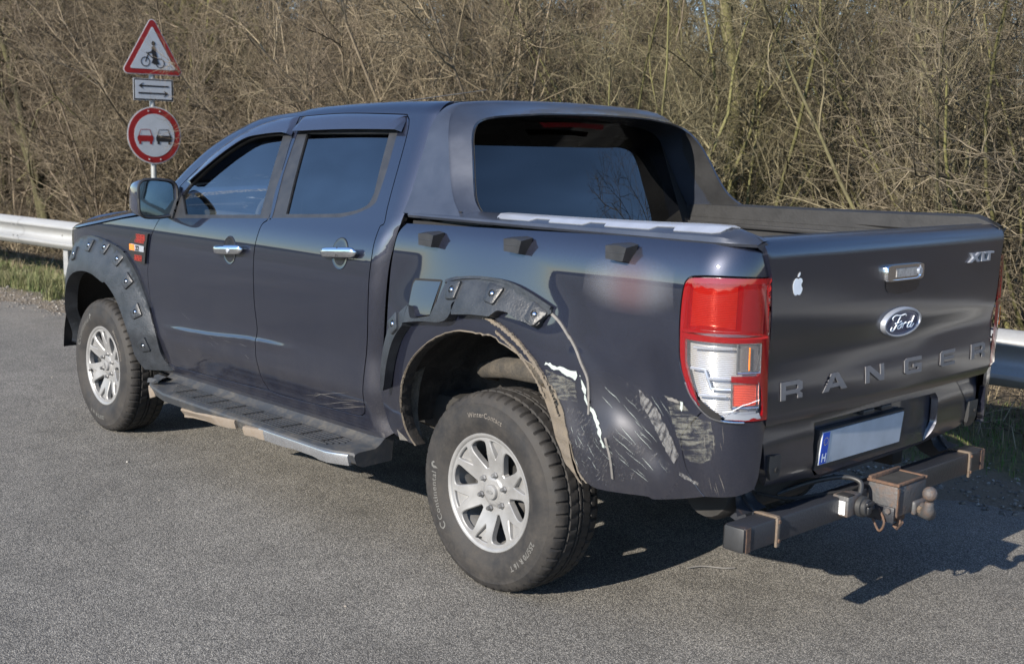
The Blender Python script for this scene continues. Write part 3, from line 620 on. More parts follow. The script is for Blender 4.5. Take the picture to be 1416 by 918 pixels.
def handle(dseg,doorobj,lock):
    (x0,z0),(x1,z1)=dseg[0]; L=x0-x1; xc=(x0+x1)/2; zc=(z0+z1)/2
    # disc on the door behind the grip; the cup's shade is its dark colour
    ring=[]
    for rr,o in ((.066,.0012),(.064,.003),(.060,.0018),(.045,.0014),(.0,.0016)):
        row=[]
        for k in range(28):
            a=2*math.pi*k/28; q,nn=on_side(xc+L*.06+math.cos(a)*rr*.86,zc-.003+math.sin(a)*rr,o); row.append(tuple(q))
        ring.append(row)
    B().loft(ring,closed=True).build('handle_cup_shade',MAT['handle_cup_shade'],doorobj,50)
    rings=[]
    for i in range(15):
        t=i/14; x=x0-L*t; zz=z0+(z1-z0)*t; e=min(1,min(t,1-t)/.12); e=(1-(1-e)**2)**.5
        h=.0215*max(.25,e); q,nn=on_side(x,zz,.010+.026*math.sin(math.pi*min(1,max(0,(t*.9+.05))))**.5)
        up=Vector((0,0,1)); row=[]
        for k in range(12):
            a=2*math.pi*k/12; row.append(tuple(q+up*math.sin(a)*h+nn*math.cos(a)*.011*max(.4,e)))
        rings.append(row)
    B().loft(rings,closed=True,caps=True).build('door_handle',MAT['chrome'],doorobj,60)
    if lock:
        q,nn=on_side(x1+L*.33,zc,.0475); M=nn.to_track_quat('Z','Y').to_matrix().to_4x4(); M.translation=q
        B().lathe([(0,.0012),(.0095,.0012),(.0115,.0),(.0115,-.004)],20,'z').xf(M).build('keyhole',MAT['satin_silver'],doorobj,40)
    else:
        B().tube([on_side(xc-L*.08,zc+.021,.045)[0],on_side(xc-L*.08,zc-.021,.045)[0]],.0012,6).build('grip_joint',MAT['gap_black'],doorobj,40)
simple('handle_cup_shade',(.010,.012,.018),.18,metal=.2,var=.05,scale=20,coat=1)  # dark colour stands in for the shade inside the handle recesses
handle(D['door_handle_f'],FDOOR,True); handle(D['door_handle_r'],RDOOR,False)
# lower crease: a soft bright-edged fold pressed into both doors is part of the door skin (see CAB profile)
# --- cab frame round the doors
crear=[(xrear(z)-.006,z) for z in [.47+i*(1.30)/44 for i in range(45)]]
def roofv(x): return ROOFZ(x)-RC+RC*1.571
top=[(x,roofv(x)) for x in [xrear(1.78)-.004+i*(2.50-xrear(1.78))/60 for i in range(61)]]
rk=[(2.60,.435),(2.4,.43),(1.9,.43),(1.4,.432),(1.0,.434),(.75,.438),(.66,.445)]
apil=[(2.50,roofv(2.50)),(2.56,1.33),(2.62,1.262),(2.66,1.247)]
frame_out=resample(crear,.02)+resample([crear[-1]]+top,.02)[1:]+resample(apil,.02)[1:]+resample([(2.66,1.247),(2.45,1.244),(2.50,1.17),(2.53,1.08),(2.56,1.0),(2.575,.93),(2.575,.82),(2.56,.68),(2.556,.60),(2.556,.53),(2.52,.50)],.03)[1:]+resample([(2.52,.50),(2.60,.435)]+rk[1:]+[crear[0]],.03)[1:-1]
simple('paint_inner',(.02,.022,.03),.5,metal=.3,var=.2)
dh=[inset(fd,-.0015),inset(rd,-.0015)]
# the two door openings share the B pillar seam: cut one opening with their union outline
def union_open():
    a=[(2.4336,1.245)]
    f=outline(seg('front_door',0,1),.014); r=outline(seg('rear_door',1,2,3),.014); t=outline(seg('front_door',3),.014)
    return f+r+t
uo=inset(union_open(),-.002)
for mir in (False,True):
    panel('cab_frame',frame_out,side,P_,TRUCK,.035,.03,0,[uo],mir=mir,sgn=SS,grid=(.03,.018),bev=.0007)
# dark liner behind the door joints
def inner(x,v): p=side(x,v); return (p[0],p[1]-.024,p[2])
for mir in (False,True):
    li=panel('door_seal',inset(union_open(),-.012),inner,MAT['gap_black'],TRUCK,.08,0,0,[inset(ftrim,.004),inset(rtrim,.004)],mir=mir,sgn=SS)
# --- roof skin
def roof(x,w):
    p=side(x,roofv(x)); yc=p[1]; t=w; y=yc*(1-t)   # w 0 at the left cant rail, 2 at the right
    cr=.016*(1-(1-t)**2)*(1 if x<1.9 else max(.25,1-(x-1.9)*1.1))
    rib=.006*(sstep(.30,.36,abs(1-t)*.68)-sstep(.44,.50,abs(1-t)*.68))*sstep(.55,.7,x)*(1-sstep(1.5,1.7,x))
    return (x,y,p[2]+cr-.001-rib)
rp=resample([(xrear(1.8)-.01,0),(1.98,0)],.04)+resample([(1.98,0),(1.98,2)],.05)[1:]+resample([(1.98,2),(xrear(1.8)-.01,2)],.04)[1:]+resample([(xrear(1.8)-.01,2),(xrear(1.8)-.01,0)],.05)[1:-1]
panel('roof',rp,roof,P_,TRUCK,.04,.02,sgn=SS)
# windscreen
def ws(x,w): 
    p=side(x,roofv(x)); return (x,p[1]*(1-w)*.985,p[2]+.03*(1-(1-w)**2)-.004)
wp=[(1.985,0),(2.58,0),(2.58,2),(1.985,2)]
def ws2(x,w):
    q=ws(min(x,2.5),w); 
    return (x+.10*(1-(1-w)**2),q[1],q[2]-(x-2.5)*.62 if x>2.5 else q[2])
panel('windscreen',resample(wp+[wp[0]],.06)[:-1],ws2,MAT['clear_glass'],TRUCK,.08,0,sgn=SS)
# --- front wing, bonnet, nose
fen0=[p for p in seg('fender')[0]]
AX,AZ=3.17,.36
def arch(r,a0,a1,n=30,cx=AX,cz=AZ,k=1.0): return [(cx+math.cos(a0+(a1-a0)*i/n)*r*k,cz+math.sin(a0+(a1-a0)*i/n)*r) for i in range(n+1)]
fpoly=resample(crom(fen0,5),.014)+[(2.50,.437)]+arch(.66,math.radians(172),math.radians(8))+[(3.90,.46)]+resample([(4.02,.50),(4.06,.8),(4.05,.95),(3.98,1.05),(3.9,1.071),(3.65,1.103),(3.4,1.131),(3.08,1.178),(2.85,1.215),(2.66,1.240)],.03)
for mir in (False,True):
    panel('front_wing',inset(fpoly,.0025),side,P_,TRUCK,.035,.025,mir=mir,sgn=SS,grid=(.04,.025))
def bon(x,w):
    xx=min(x,4.0); zz=pchip([(2.6,1.258),(2.85,1.222),(3.08,1.185),(3.4,1.138),(3.65,1.110),(3.9,1.078),(4.1,1.02)])(x)
    y=side(xx,min(zz,1.25))[1]-.004; e=1-(1-w)**2
    return (x,y*(1-w),zz+.112*max(0,e)**.6*(1-sstep(3.85,4.2,x)*.7))
bp=[(2.62,0),(4.05,0),(4.05,2),(2.62,2)]
panel('bonnet',resample(bp+[bp[0]],.05)[:-1],bon,P_,TRUCK,.05,.03,sgn=SS)
b=B(); rows=[]
dpath=[(3.72,.755,1.080),(3.82,.69,1.098),(3.93,.56,1.135),(4.0,.40,1.155),(4.04,.2,1.163),(4.05,0,1.166)]
dpath=crom(dpath+[(x,-y,z) for x,y,z in dpath[::-1][1:]],5)
for i,p in enumerate(dpath):
    t=(Vector(dpath[min(i+1,len(dpath)-1)])-Vector(dpath[max(i-1,0)])).normalized(); o=Vector((-t.y,t.x,0)).normalized(); o=o if o.x>0 else -o; k=min(1,min(i,len(dpath)-1-i)/4+.25); q=Vector(p)
    rows.append([tuple(q-o*.05+Vector((0,0,-.006))),tuple(q+Vector((0,0,.022*k))),tuple(q+o*.02+Vector((0,0,.020*k))),tuple(q+o*.022+Vector((0,0,-.05))),tuple(q-o*.01+Vector((0,0,-.04)))])
b.loft(rows,closed=True,caps=True).build('bonnet_deflector',MAT['visor'],TRUCK,50)
nose=[]
for z,dx in ((.42,-.06),(.50,0),(.62,.04),(.78,.05),(.92,.03),(1.03,-.03)):
    nose.append([(4.06+dx-.30*(abs(y)/.86)**3.2,y,z) for y in [ -.74+1.48*i/24 for i in range(25)]])
B().loft(nose).build('front_bumper',P_,TRUCK,60)
for s in (1,-1):
    q=[]
    for z,o in ((.86,.0),(.90,.012),(1.0,.012),(1.035,-.005)):
        q.append([(4.085-.30*(abs(y)/.86)**3.2+o,s*y,z) for y in [.45+.28*i/10 for i in range(11)]])
    B().loft(q).build('headlight',MAT['clear_lens'],TRUCK,60)
# --- front arch flare
def flaremap(off):
    def f(x,z):
        r=math.hypot(x-AX,z-AZ); p=side(x,z); t=min(1,max(0,(r-.53)/.20)); return (p[0],p[1]+off*(1-t**2.2*.80),p[2])
    return f
fo=D['front_flare'][0]; fi=D['front_flare'][2]
outer=[p for p in fo if p[0]<3.0][::-1]; 
def fro(a): return AX+.735*math.cos(a)*.98, AZ+.745*math.sin(a)
def fri(a): return AX+.545*math.cos(a)*1.0, AZ+.553*math.sin(a)
OUT=resample(crom(outer[:-1]+[fro(math.radians(a)) for a in (102,88,75,62,48,34,20,8)],4),.02)
INN=resample(crom([fri(math.radians(a)) for a in (8,20,34,48,62,75,88,100,112)]+[p for p in fi if p[0]<2.96][::-1],4),.02)
FM=flaremap(.055)
fl_poly=OUT+INN
for mir in (False,True):
    fl=panel('front_flare',fl_poly,FM,MAT['flare_plastic'],TRUCK,.022,.07,mir=mir,sgn=SS)
    if not mir: FFL=fl
def flare_bolt(x,z,ang,S,parent,sc=1.0,proud=.010):
    p,n=on_side(x,z,0,S); rad=Vector((math.cos(ang),0,math.sin(ang))); rad=(rad-n*rad.dot(n)).normalized(); tn=n.cross(rad)
    b=B(); w0,w1,h=.028*sc,.040*sc,.032*sc
    rg=[]
    for k,(o,s_) in enumerate(((-.004,1.06),(proud*.8,1.0),(proud,.9))):
        rg.append([tuple(p+n*o+tn*u*s_+rad*v*s_) for u,v in ((-w0,-h),(-w0*.75,-h*1.2),(w0*.75,-h*1.2),(w0,-h),(w1,h*.9),(w1*.9,h*1.1),(-w1*.9,h*1.1),(-w1,h*.9))])
    rg.append([tuple(p+n*(proud)+tn*math.sin(a)*.016*sc-rad*math.cos(a)*.016*sc) for a in [-math.pi*.75+math.pi*2*k/8+.4 for k in range(8)]])
    rg.append([tuple(Vector(q)-n*.006*1) for q in rg[-1]]); 
    b.loft(rg,closed=True,caps=True).build('flare_bracket',MAT['flare_plastic'],parent,35)
    M=Matrix((( tn.x,rad.x,n.x,p.x+n.x*(proud-.006)),(tn.y,rad.y,n.y,p.y+n.y*(proud-.006)),(tn.z,rad.z,n.z,p.z+n.z*(proud-.006)),(0,0,0,1)))
    B().lathe([(0,.009),(.005*sc,.0085),(.0085*sc,.006),(.0105*sc,.002),(.0105*sc,-.002)],16,'z').xf(M).build('flare_bolt',MAT['chrome'],parent,50)
for x,z in D['flare_bolts_front'][0]:
    flare_bolt(x,z,math.atan2(z-AZ,x-AX),FM,FFL,.95)
# arch linings (the dark plastic tub over each wheel)
def tub(cx,cz,r,y0,y1,s,a0=4,a1=176):
    b=B(); rings=[]
    for j,(yy,k) in enumerate(((y0,1.0),(y0-.02,1.015),(y1+.05,1.0),(y1,.9),(y1,.25))):
        rings.append([(cx+math.cos(math.radians(a0+(a1-a0)*i/28))*r*k,s*yy,cz+math.sin(math.radians(a0+(a1-a0)*i/28))*r*k) for i in range(29)])
    return b.loft(rings).build('wheel_arch_liner',MAT['arch_lining'],TRUCK,50)
for s in (1,-1): tub(AX,AZ,.60,.86,.45,s)
# --- wing vent with its red mesh
vp=cyclic('vent',.008,0)
V0=panel('side_vent',vp,side,MAT['gap_black'],TRUCK,.02,.02,.012,sgn=SS)
def hexmesh(x0,x1,z0,z1,slant):
    b=B(); st=.0165
    for i in range(12):
        for j in range(6):
            x=x0-(i+.5*(j%2))*st; z=z0+j*st*.86+.008
            if x<x1 or z>z1: continue
            ring=[];ring2=[]
            for k in range(6):
                a=math.pi/3*k+math.pi/6; q,_=on_side(x+math.cos(a)*.0092+slant*(z-z0),z+math.sin(a)*.0092,.0150); q2,_=on_side(x+math.cos(a)*.0055+slant*(z-z0),z+math.sin(a)*.0072,.0150); ring.append(tuple(q)); ring2.append(tuple(q2))
            b.loft([ring,ring2],closed=True)
    return b
hexmesh(2.655,2.56,1.105,1.150,-.45).build('red_mesh',MAT['red_grille'],V0,None,fix=False)
hexmesh(2.665,2.585,1.012,1.048,.2).build('red_mesh',MAT['red_grille'],V0,None,fix=False)
def side_poly(name,pts,mat,parent,off,S=side,depth=.004,sp=.02): return panel(name,resample(pts+[pts[0]],.01)[:-1],S,mat,parent,sp,depth,off,sgn=SS if S is side else 1)
side_poly('vent_badge',[(2.700,1.062),(2.560,1.062),(2.553,1.092),(2.700,1.096)],MAT['satin_silver'],V0,.018)
side_poly('indicator_lamp',[(2.712,1.064),(2.655,1.064),(2.660,1.094),(2.712,1.094)],MAT['orange_lens'],V0,.020)
Vt,Ft=text_mesh('22',.034,0,.15,1.0,.0015); bb=B(); bb.add([tuple(on_side(2.628-x*1.15,1.066+y,.0195)[0]) for x,y,z in Vt],Ft); bb.build('badge_figures',MAT['gap_black'],V0,None,fix=False)
# --- door mirror
MR=empty('door_mirror',(0,0,0),0,TRUCK)
def mirror(s):
    c=Vector((2.40,.968,1.345)); rings=[]
    for dx,k,dz in ((-.075,1.0,0),(-.070,1.01,0),(-.03,1.0,0),(.03,.92,0),(.085,.72,-.004),(.125,.45,-.01),(.135,.1,-.012)):
        row=[]
        for i in range(28):
            a=2*math.pi*i/28; ca,sa=math.cos(a),math.sin(a); e=.30
            u=math.copysign(abs(ca)**.42,ca)*.098; v=math.copysign(abs(sa)**.42,sa)*.094
            u+= .012*(v/.094)*0 ; v*=1-.10*(u/.098 if u<0 else 0)*-1
            row.append((c.x+dx+u*.10,s*(c.y+u*k),c.z+v*k+dz))
        rings.append(row)
    b=B().loft(rings,closed=True,caps=False)
    inn=[[(x+.016,s*(c.y+(s*y-c.y)*.93),c.z+(z-c.z)*.92) for x,y,z in rings[0]]]
    b.loft([rings[0],[(x-.004,s*(c.y+(s*y-c.y)*.97),c.z+(z-c.z)*.965) for x,y,z in rings[0]],inn[0]],closed=True)
    h=b.build('mirror_housing',MAT['visor'],MR,50)
    g=B(); g.add(inn[0]+[(sum(p[0] for p in inn[0])/28-.003,sum(p[1] for p in inn[0])/28,sum(p[2] for p in inn[0])/28)],[(i,(i+1)%28,28) for i in range(28)]); g.build('mirror_glass',MAT['mirror'],MR,80)
    rim=[(rings[0][i],) for i in range(28)]
    B().tube([rings[0][i] for i in range(28)]+[rings[0][0]],.0075,6,False).build('mirror_rim',MAT['trim_black'],MR,60)
    B().box((2.425,s*.875,1.292),(.085,.09,.05),.018).build('mirror_arm',MAT['trim_black'],MR,50)
    tri=[(2.2985,1.2475),(2.43,1.2475),(2.36,1.372),(2.325,1.40),(2.310,1.372)]
    panel('mirror_sail',resample(tri+[tri[0]],.02)[:-1],side,MAT['trim_black'],MR,.03,.01,.010,mir=s<0,sgn=SS)
for s in (1,-1): mirror(s)
# ------------------------------------------------------------------ bed, rear corner, tail lamps
b2=[list(s) for s in D['bedside']]; bs=D['bumper_seam']
_r=random.Random(3); _a=resample(crom(b2[6],4),.030); _n=len(_a)
for _i in range(3,_n-3):
    _k=.0035 if _a[_i][0]>-.95 else .0012
    _a[_i]=(_a[_i][0]+_r.uniform(-1,1)*_k,_a[_i][1]+_r.uniform(-1,1)*_k+(.007 if _r.random()<.12 and _a[_i][0]>-.9 else 0))
b2[6]=_a
seam=[b2[2][-2]]+bs[0][1:]+bs[1][1:]          # joint between flank and bumper corner
kbot=min(range(len(b2[5])),key=lambda i:math.dist(b2[5][i],bs[1][-1]))
bed_pts=outline([b2[0],b2[1],b2[2][:-1],seam,[seam[-1]]+[p for p in b2[5] if p[0]<seam[-1][0]-.02],b2[6],b2[7]],.012)
def seg_close(segs):
    out=[]
    for s in segs: out.append(s)
    return out
BEDSIDE=panel('bedside',inset(bed_pts,.0022),bed,P_,TRUCK,.015,.022,sgn=1,bev=.0007)
corner=[b2[2][-2:],b2[3],b2[4],[b2[4][-1]]+[p for p in b2[5] if p[0]>seam[-1][0]+.01]+[seam[-1]],seam[::-1]]
CORNER=panel('bumper_corner',inset(outline(corner,.012),.002),bed,P_,TRUCK,.024,.025,sgn=1,bev=.0007)
# plain far flank
def bed_plain(s,z):
    y=BED(z)-.006*sstep(-.3,-.95,XC-min(s,0)); r=math.hypot(XC-s,z-.42); y+=.02*(1-sstep(.44,.66,r))*sstep(-.95,-.5,XC-s)
    if s<=0: return (XC-s,y,z)
    a=min(s/RB,math.pi/2); return (XC-RB*math.sin(a),y-RB*(1-math.cos(a)),z)
panel('bedside',inset(bed_pts,.0022),bed_plain,P_,TRUCK,.03,.022,mir=True,sgn=1)
panel('bumper_corner',inset(outline(corner,.012),.002),bed_plain,P_,TRUCK,.03,.025,mir=True,sgn=1)
# strip between light and tailgate joint keeps the corner closed
def bed_in(s,z): p=bed_plain(min(s,.2356),z); return (p[0]+(.03 if s>.1 else .012),p[1]-.03,p[2])
for mir in (False,True):
    panel('inner_flank',[(-1.42,1.345),(.22,1.345),(.22,.64),(-.40,.60),(-.42,.97),(-1.42,.99)],bed_in,MAT['gap_black'],TRUCK,.08,0,mir=mir,sgn=1)
# --- fuel door, hooks, flare remains, scars
FUEL=panel('fuel_door',cyclic('fuel_door',.008,.002),(lambda s,z:(lambda p:(p[0],p[1]+.006-(z-1.06)*.055,p[2]))(bed(s,z))),P_,BEDSIDE,.03,.014,.0,sgn=1)
panel('fuel_door_gap',cyclic('fuel_door',.008,-.006),bed,MAT['gap_black'],BEDSIDE,.03,0,.0012,sgn=1)
def on_bed(s,z,off=0.0):
    p=Vector(bed(s,z)); e=1e-3
    n=(Vector(bed(s+e,z))-Vector(bed(s-e,z))).cross(Vector(bed(s,z+e))-Vector(bed(s,z-e))).normalized()
    return p+n*off,n
for s,z in D['hooks'][0]:
    q,n=on_bed(s,z,0); b=B()
    prof=[(.048,-.024),(.052,.026),(-.020,.034),(-.052,.030),(-.030,-.026)]
    r0=[(q.x+u*1.02,q.y-.004,q.z+v*1.02) for u,v in prof]
    r1=[(q.x+u,q.y+.040,q.z+v) for u,v in [(.046,-.020),(.048,.022),(-.010,.026),(-.040,.020),(-.026,-.024)]]
    b.loft([r0,[tuple(Vector(a)*.12+Vector(c)*.88) for a,c in zip(r0,r1)],r1],closed=True,caps=True)
    b.tube([(q.x+u*1.0,q.y+.0405,q.z+v) for u,v in ((.046,.002),(-.034,.002))],.0012,5)
    b.build('cover_clamp',MAT['trim_black'],BEDSIDE,25)
def bedflare(off):
    def f(s,z):
        p=bed(s,z); r=math.hypot(p[0]-.02,p[2]-.42); t=min(1,max(0,(r-.56)/.19)); return (p[0],p[1]+off*(1-.75*t**2.5),p[2])
    return f
BF=bedflare(.045)
RFL=panel('rear_flare',cyclic('rear_flare',.008,0),BF,MAT['flare_plastic'],TRUCK,.016,.045,sgn=1); RFL['label']='torn rear wheel-arch flare with its tail end broken off'
panel('flare_piece',cyclic('flare_leg',.008,0),BF,MAT['flare_plastic'],RFL,.016,.04,sgn=1)
def bolt_bed(s,z,ang,sc):
    flare_bolt(XC-s,z,ang,lambda x,zz:BF(XC-x,zz),RFL,sc)
for (s,z) in D['flare_bolts'][0]:
    x=XC-s; bolt_bed(s,z,math.atan2(z-.42,x-.02),.92)
# rolled arch lip and the dirty flange inside it
ap=resample(b2[6],.009); lip=B(); rows=[]
for i,(s,z) in enumerate(ap):
    p=Vector(bed(s,z)); c=Vector((-.04,0,.42)); d=Vector((p.x-c.x,0,p.z-c.z)).normalized(); j=random.uniform(-.003,.004)
    rows.append([tuple(p+d*.003+Vector((0,.0015,0))),tuple(p+Vector((0,.0035,0))-d*(.001+j*.5)),tuple(p-d*(.006+j)+Vector((0,-.012,0))),tuple(p-d*.004+Vector((0,-.05,0)))])
lip.loft(rows).build('arch_lip',MAT['arch_lining'],BEDSIDE,60)
lip=B(); rows=[]
for i,(s,z) in enumerate(ap):
    p=Vector(bed(s,z)); c=Vector((-.04,0,.42)); d=Vector((p.x-c.x,0,p.z-c.z)).normalized(); j=.0012+.0022*(math.sin(i*.23)*.5+.5)*(math.sin(i*.071+2)*.5+.5)+(.004 if random.random()<.05 else 0)
    rows.append([tuple(p+d*.001+Vector((0,.003,0))),tuple(p-d*j+Vector((0,.0045,0))),tuple(p-d*(j+.003)+Vector((0,-.002,0)))])
lip.loft(rows).build('dried_mud_edge',MAT['mud'],BEDSIDE,60)
def strip(name,pts,w,mat,parent,off,S=bed,h=.002,jag=0.0):
    q=resample(crom(pts,6),.006); L=[];R=[]
    for i,(a,c) in enumerate(q):
        t=Vector((q[min(i+1,len(q)-1)][0]-q[max(i-1,0)][0],q[min(i+1,len(q)-1)][1]-q[max(i-1,0)][1])).normalized()
        wl=w*(1+jag*(random.random()-.5)*2); wr=w*(1+jag*(random.random()-.5)*2)
        L.append((a-t.y*wl,c+t.x*wl)); R.append((a+t.y*wr,c-t.x*wr))
    return panel(name,L+R[::-1],S,mat,parent,.03,h,off,sgn=1)
strip('flare_lip',D['rear_flare'][0],.0055,MAT['flare_plastic'],RFL,.006,S=BF,h=.008)
strip('tape_residue',D['tape'][0],.0042,MAT['tape_grey'],BEDSIDE,.006,h=.006)
strip('tape_residue',D['tape2'][0],.0040,MAT['tape_grey'],BEDSIDE,.006,h=.006)
# torn flare edge left inside the arch: ridge of dried dirt running down the flank
ridge=[(-.92,1.045),(-.80,1.01),(-.70,.955),(-.63,.895),(-.575,.82),(-.545,.74)]
strip('dirt_ridge',ridge,.006,MAT['mud'],BEDSIDE,.010,h=.012,jag=.5)
ridge=[(-.84,.995),(-.74,.94),(-.66,.875),(-.60,.795)]
strip('dirt_ridge',ridge,.004,MAT['mud'],BEDSIDE,.005,h=.006,jag=.6)
def blotch(name,pts,mat,off=.0022,jag=.0025,S=bed,parent=None,step=.011):
    q=resample(pts+[pts[0]],step)[:-1]; q=[(a+random.uniform(-jag,jag),c+random.uniform(-jag,jag)) for a,c in q]
    return panel(name,q,S,mat,parent or BEDSIDE,.03,0,off,sgn=1)
pxb={}
blotch('bare_scar',[(-.60,.922),(-.545,.912),(-.47,.904),(-.462,.890),(-.478,.876),(-.495,.882),(-.52,.893),(-.56,.902),(-.60,.912)],MAT['white_scuff'],jag=.004)
blotch('bare_scar',[(-.452,.90),(-.44,.875),(-.425,.84),(-.43,.82),(-.442,.85),(-.455,.88)],MAT['white_scuff'],jag=.006)
blotch('bare_scar',[(-.432,.835),(-.418,.80),(-.396,.79),(-.372,.755),(-.355,.72),(-.348,.70),(-.345,.672),(-.352,.672),(-.358,.70),(-.372,.725),(-.398,.765),(-.42,.785),(-.436,.815)],MAT['white_scuff'],jag=.005)
blotch('scuff_mark',[(-.215,.885),(-.15,.83),(-.075,.745),(-.055,.70),(-.08,.665),(-.115,.70),(-.16,.77),(-.215,.84)],MAT['scuff_streak'],.0028)
blotch('pale_chip',[(-.047,.873),(-.037,.873),(-.035,.850),(-.041,.842),(-.046,.852)],MAT['white_scuff'],.004)
blotch('pale_chip',[(-.115,.878),(-.06,.879),(-.052,.869),(-.09,.866)],MAT['tape_grey'],.003)
blotch('scuff_mark',[(-.27,.90),(-.205,.90),(-.16,.83),(-.20,.78),(-.25,.84)],MAT['scuff_fine'],.0026)
blotch('scuff_mark',[(-.115,.880),(-.04,.874),(-.012,.845),(.02,.835),(.06,.825),(.075,.76),(.06,.71),(.02,.68),(-.03,.70),(-.10,.855)],MAT['scuff_cream'],.0028,S=bed,parent=CORNER)
blotch('scuff_mark',[(-.33,.74),(-.20,.70),(-.10,.66),(-.10,.63),(-.20,.66),(-.33,.70)],MAT['scuff_fine'],.0026)
blotch('scuff_mark',[(-.35,.66),(-.28,.655),(-.23,.58),(-.30,.56),(-.33,.57)],MAT['scuff_fine'],.0026)
blotch('scuff_mark',[(-.06,.645),(.01,.625),(.012,.612),(-.06,.632)],MAT['scuff_streak'],.0030,parent=CORNER)
blotch('scuff_mark',[(-.60,.895),(-.475,.87),(-.47,.80),(-.56,.80)],MAT['scuff_cream'],.0024)
blotch('scuff_mark',[(-.52,.78),(-.38,.76),(-.34,.62),(-.36,.53),(-.46,.52),(-.50,.62)],MAT['scuff_fine'],.0024)
panel('faded_sticker',[(-.47,1.31),(-.08,1.31),(-.08,1.12),(-.47,1.12)],bed,MAT['sticker'],BEDSIDE,.03,0,.0016,sgn=1)
def scratches(k,box,ang,ln,S,parent,mat,off=.0024):
    b=B()
    for _ in range(k):
        a=random.uniform(box[0],box[1]); c=random.uniform(box[2],box[3]); an=ang+random.gauss(0,.10); l=ln*random.uniform(.2,1.3); w=random.uniform(.0003,.0009)
        P=[]
        for i in range(5):
            t=i/4-.5; u=a+math.cos(an)*l*t; v=c+math.sin(an)*l*t+.004*math.sin(t*5)*random.random(); ww=w*(1-abs(t)*1.6)
            for sg in (1,-1):
                uu,vv=u-math.sin(an)*ww*sg,v+math.cos(an)*ww*sg; p=Vector(S(uu,vv)); e=1e-3
                n=(Vector(S(uu+e,vv))-Vector(S(uu-e,vv))).cross(Vector(S(uu,vv+e))-Vector(S(uu,vv-e))).normalized()
                if n.y<0 and S is not gate: n=-n
                if S is gate and n.x>0: n=-n
                P.append(tuple(p+n*off))
        b.add(P,[(2*i,2*i+1,2*i+3,2*i+2) for i in range(4)])
    o=b.build('scratches',mat,parent,None,fix=False); o['kind']='stuff'; return o
scratches(26,(-.36,-.10,.56,.86),-.75,.07,lambda s,z:bed(s,z),BEDSIDE,MAT['white_scuff'])
scratches(14,(-.50,-.36,.56,.72),-1.0,.04,lambda s,z:bed(s,z),BEDSIDE,MAT['white_scuff'])
scratches(10,(.03,.12,.60,.83),-1.5,.05,lambda s,z:bed(s,z),CORNER,MAT['tape_grey'])
scratches(9,(.80,1.10,.545,.585),2.95,.28,side,RDOOR,MAT['tape_grey'])
scratches(8,(1.6,2.3,.55,.78),.15,.10,side,FDOOR,MAT['emblem_grey'])
scratches(6,(-.6,.1,1.25,1.33),.1,.05,gate,None if 0 else TRUCK,MAT['emblem_grey'])
for o in [o for o in TRUCK.children if o.name.startswith('scratches')]: bpy.data.objects.remove(o)
# --- inner arch: front pillar skirt, liner flange, frame bits
def innerarch():
    b=B(); rows=[]
    for i in range(15):
        t=i/14; s=-1.445-.02*math.sin(t*3); 
        x=.475+.03*math.sin(t*2.5); z=.47+t*.47; x=.50-.05*t+.085*t*t*.3
        x=[.475,.492,.503,.508,.508,.505,.499,.490,.478,.463,.446,.428,.408,.386,.362][i]; 
        rows.append([(x+.075-.02*t,.852,z),(x+.045,.872,z),(x+.02,.862,z+.004*math.sin(i*2)),(x-.004,.850,z),(x-.012,.80,z)])
    b.loft(rows).build('arch_skirt',MAT['flare_dirty'],TRUCK,40)
dirty('flare_dirty',(.026,.027,.028),(.16,.14,.11),.55,.6,15,bump=.7)
innerarch()
rows=[]
for k in range(26):
    t=k/25; s=crom([(-.60,.80),(-.565,.735),(-.545,.66),(-.53,.60),(-.505,.545),(-.47,.508)],5)[k if k<26 else 25]
    x=XC-s[0]; z=s[1]; w=.125*(1-.55*t)
    rows.append([(x+.004,.872,z),(x+w*.4,.866+.006*math.sin(k*1.3),z+.006),(x+w,.850,z+.012+.004*math.sin(k*.9)),(x+w+.008,.80,z+.012)])
B().loft(rows).build('liner_flange',MAT['mud'],TRUCK,40)
tub(-.02,.42,.580,.862,.50,1,10,164); tub(-.02,.42,.56,.855,.42,-1,10,164)
dirty('arch_dust',(.022,.021,.02),(.085,.072,.056),.7,.9,14,bump=.5)
b=B(); b.tube([(.36,.50,.70),(.30,.62,.76),(.12,.66,.80),(-.10,.68,.815),(-.42,.70,.74),(-.55,.70,.66)],[.012,.034,.045,.05,.045,.03],10); b.build('bed_brace',MAT['arch_dust'],TRUCK,50)
for s in (1,-1):
    b=B(); b.box((.9,s*.48,.52),(3.6,.08,.16),.01); b.box((-.60,s*.52,.60),(.70,.08,.12),.01); b.build('chassis_rail',MAT['underbody'],TRUCK,40)
    b=B(); b.tube([(.75,s*.56,.48),(.0,s*.56,.40),(-.80,s*.56,.55)],.032,6); b.build('leaf_spring',MAT['underbody'],TRUCK,40)
    b=B(); b.tube([(.10,s*.50,.40),(.02,s*.54,.78)],.035,10); b.build('shock_absorber',MAT['underbody'],TRUCK,50)
B().tube([(0,.70,WZ),(0,-.70,WZ)],.055,12).build('rear_axle',MAT['underbody'],TRUCK,50)
B().lathe([(0,-.14),(.10,-.12),(.15,-.03),(.15,.03),(.10,.12),(0,.14)],18,'y',(0,.05,WZ)).build('differential',MAT['underbody'],TRUCK,50)
B().tube([(3.22,.66,WZ),(3.22,-.66,WZ)],.05,10).build('front_axle',MAT['underbody'],TRUCK,50)
B().box((1.6,0,.56),(2.6,1.35,.16),.04).build('floor_pan',MAT['underbody'],TRUCK,40)
B().lathe([(0,-.02),(.02,-.02),(.2,.0),(.22,.03),(.22,.15),(.2,.17),(0,.18)],28,'z',(-.72,.05,.60)).build('spare_wheel',MAT['tyre'],TRUCK,40)
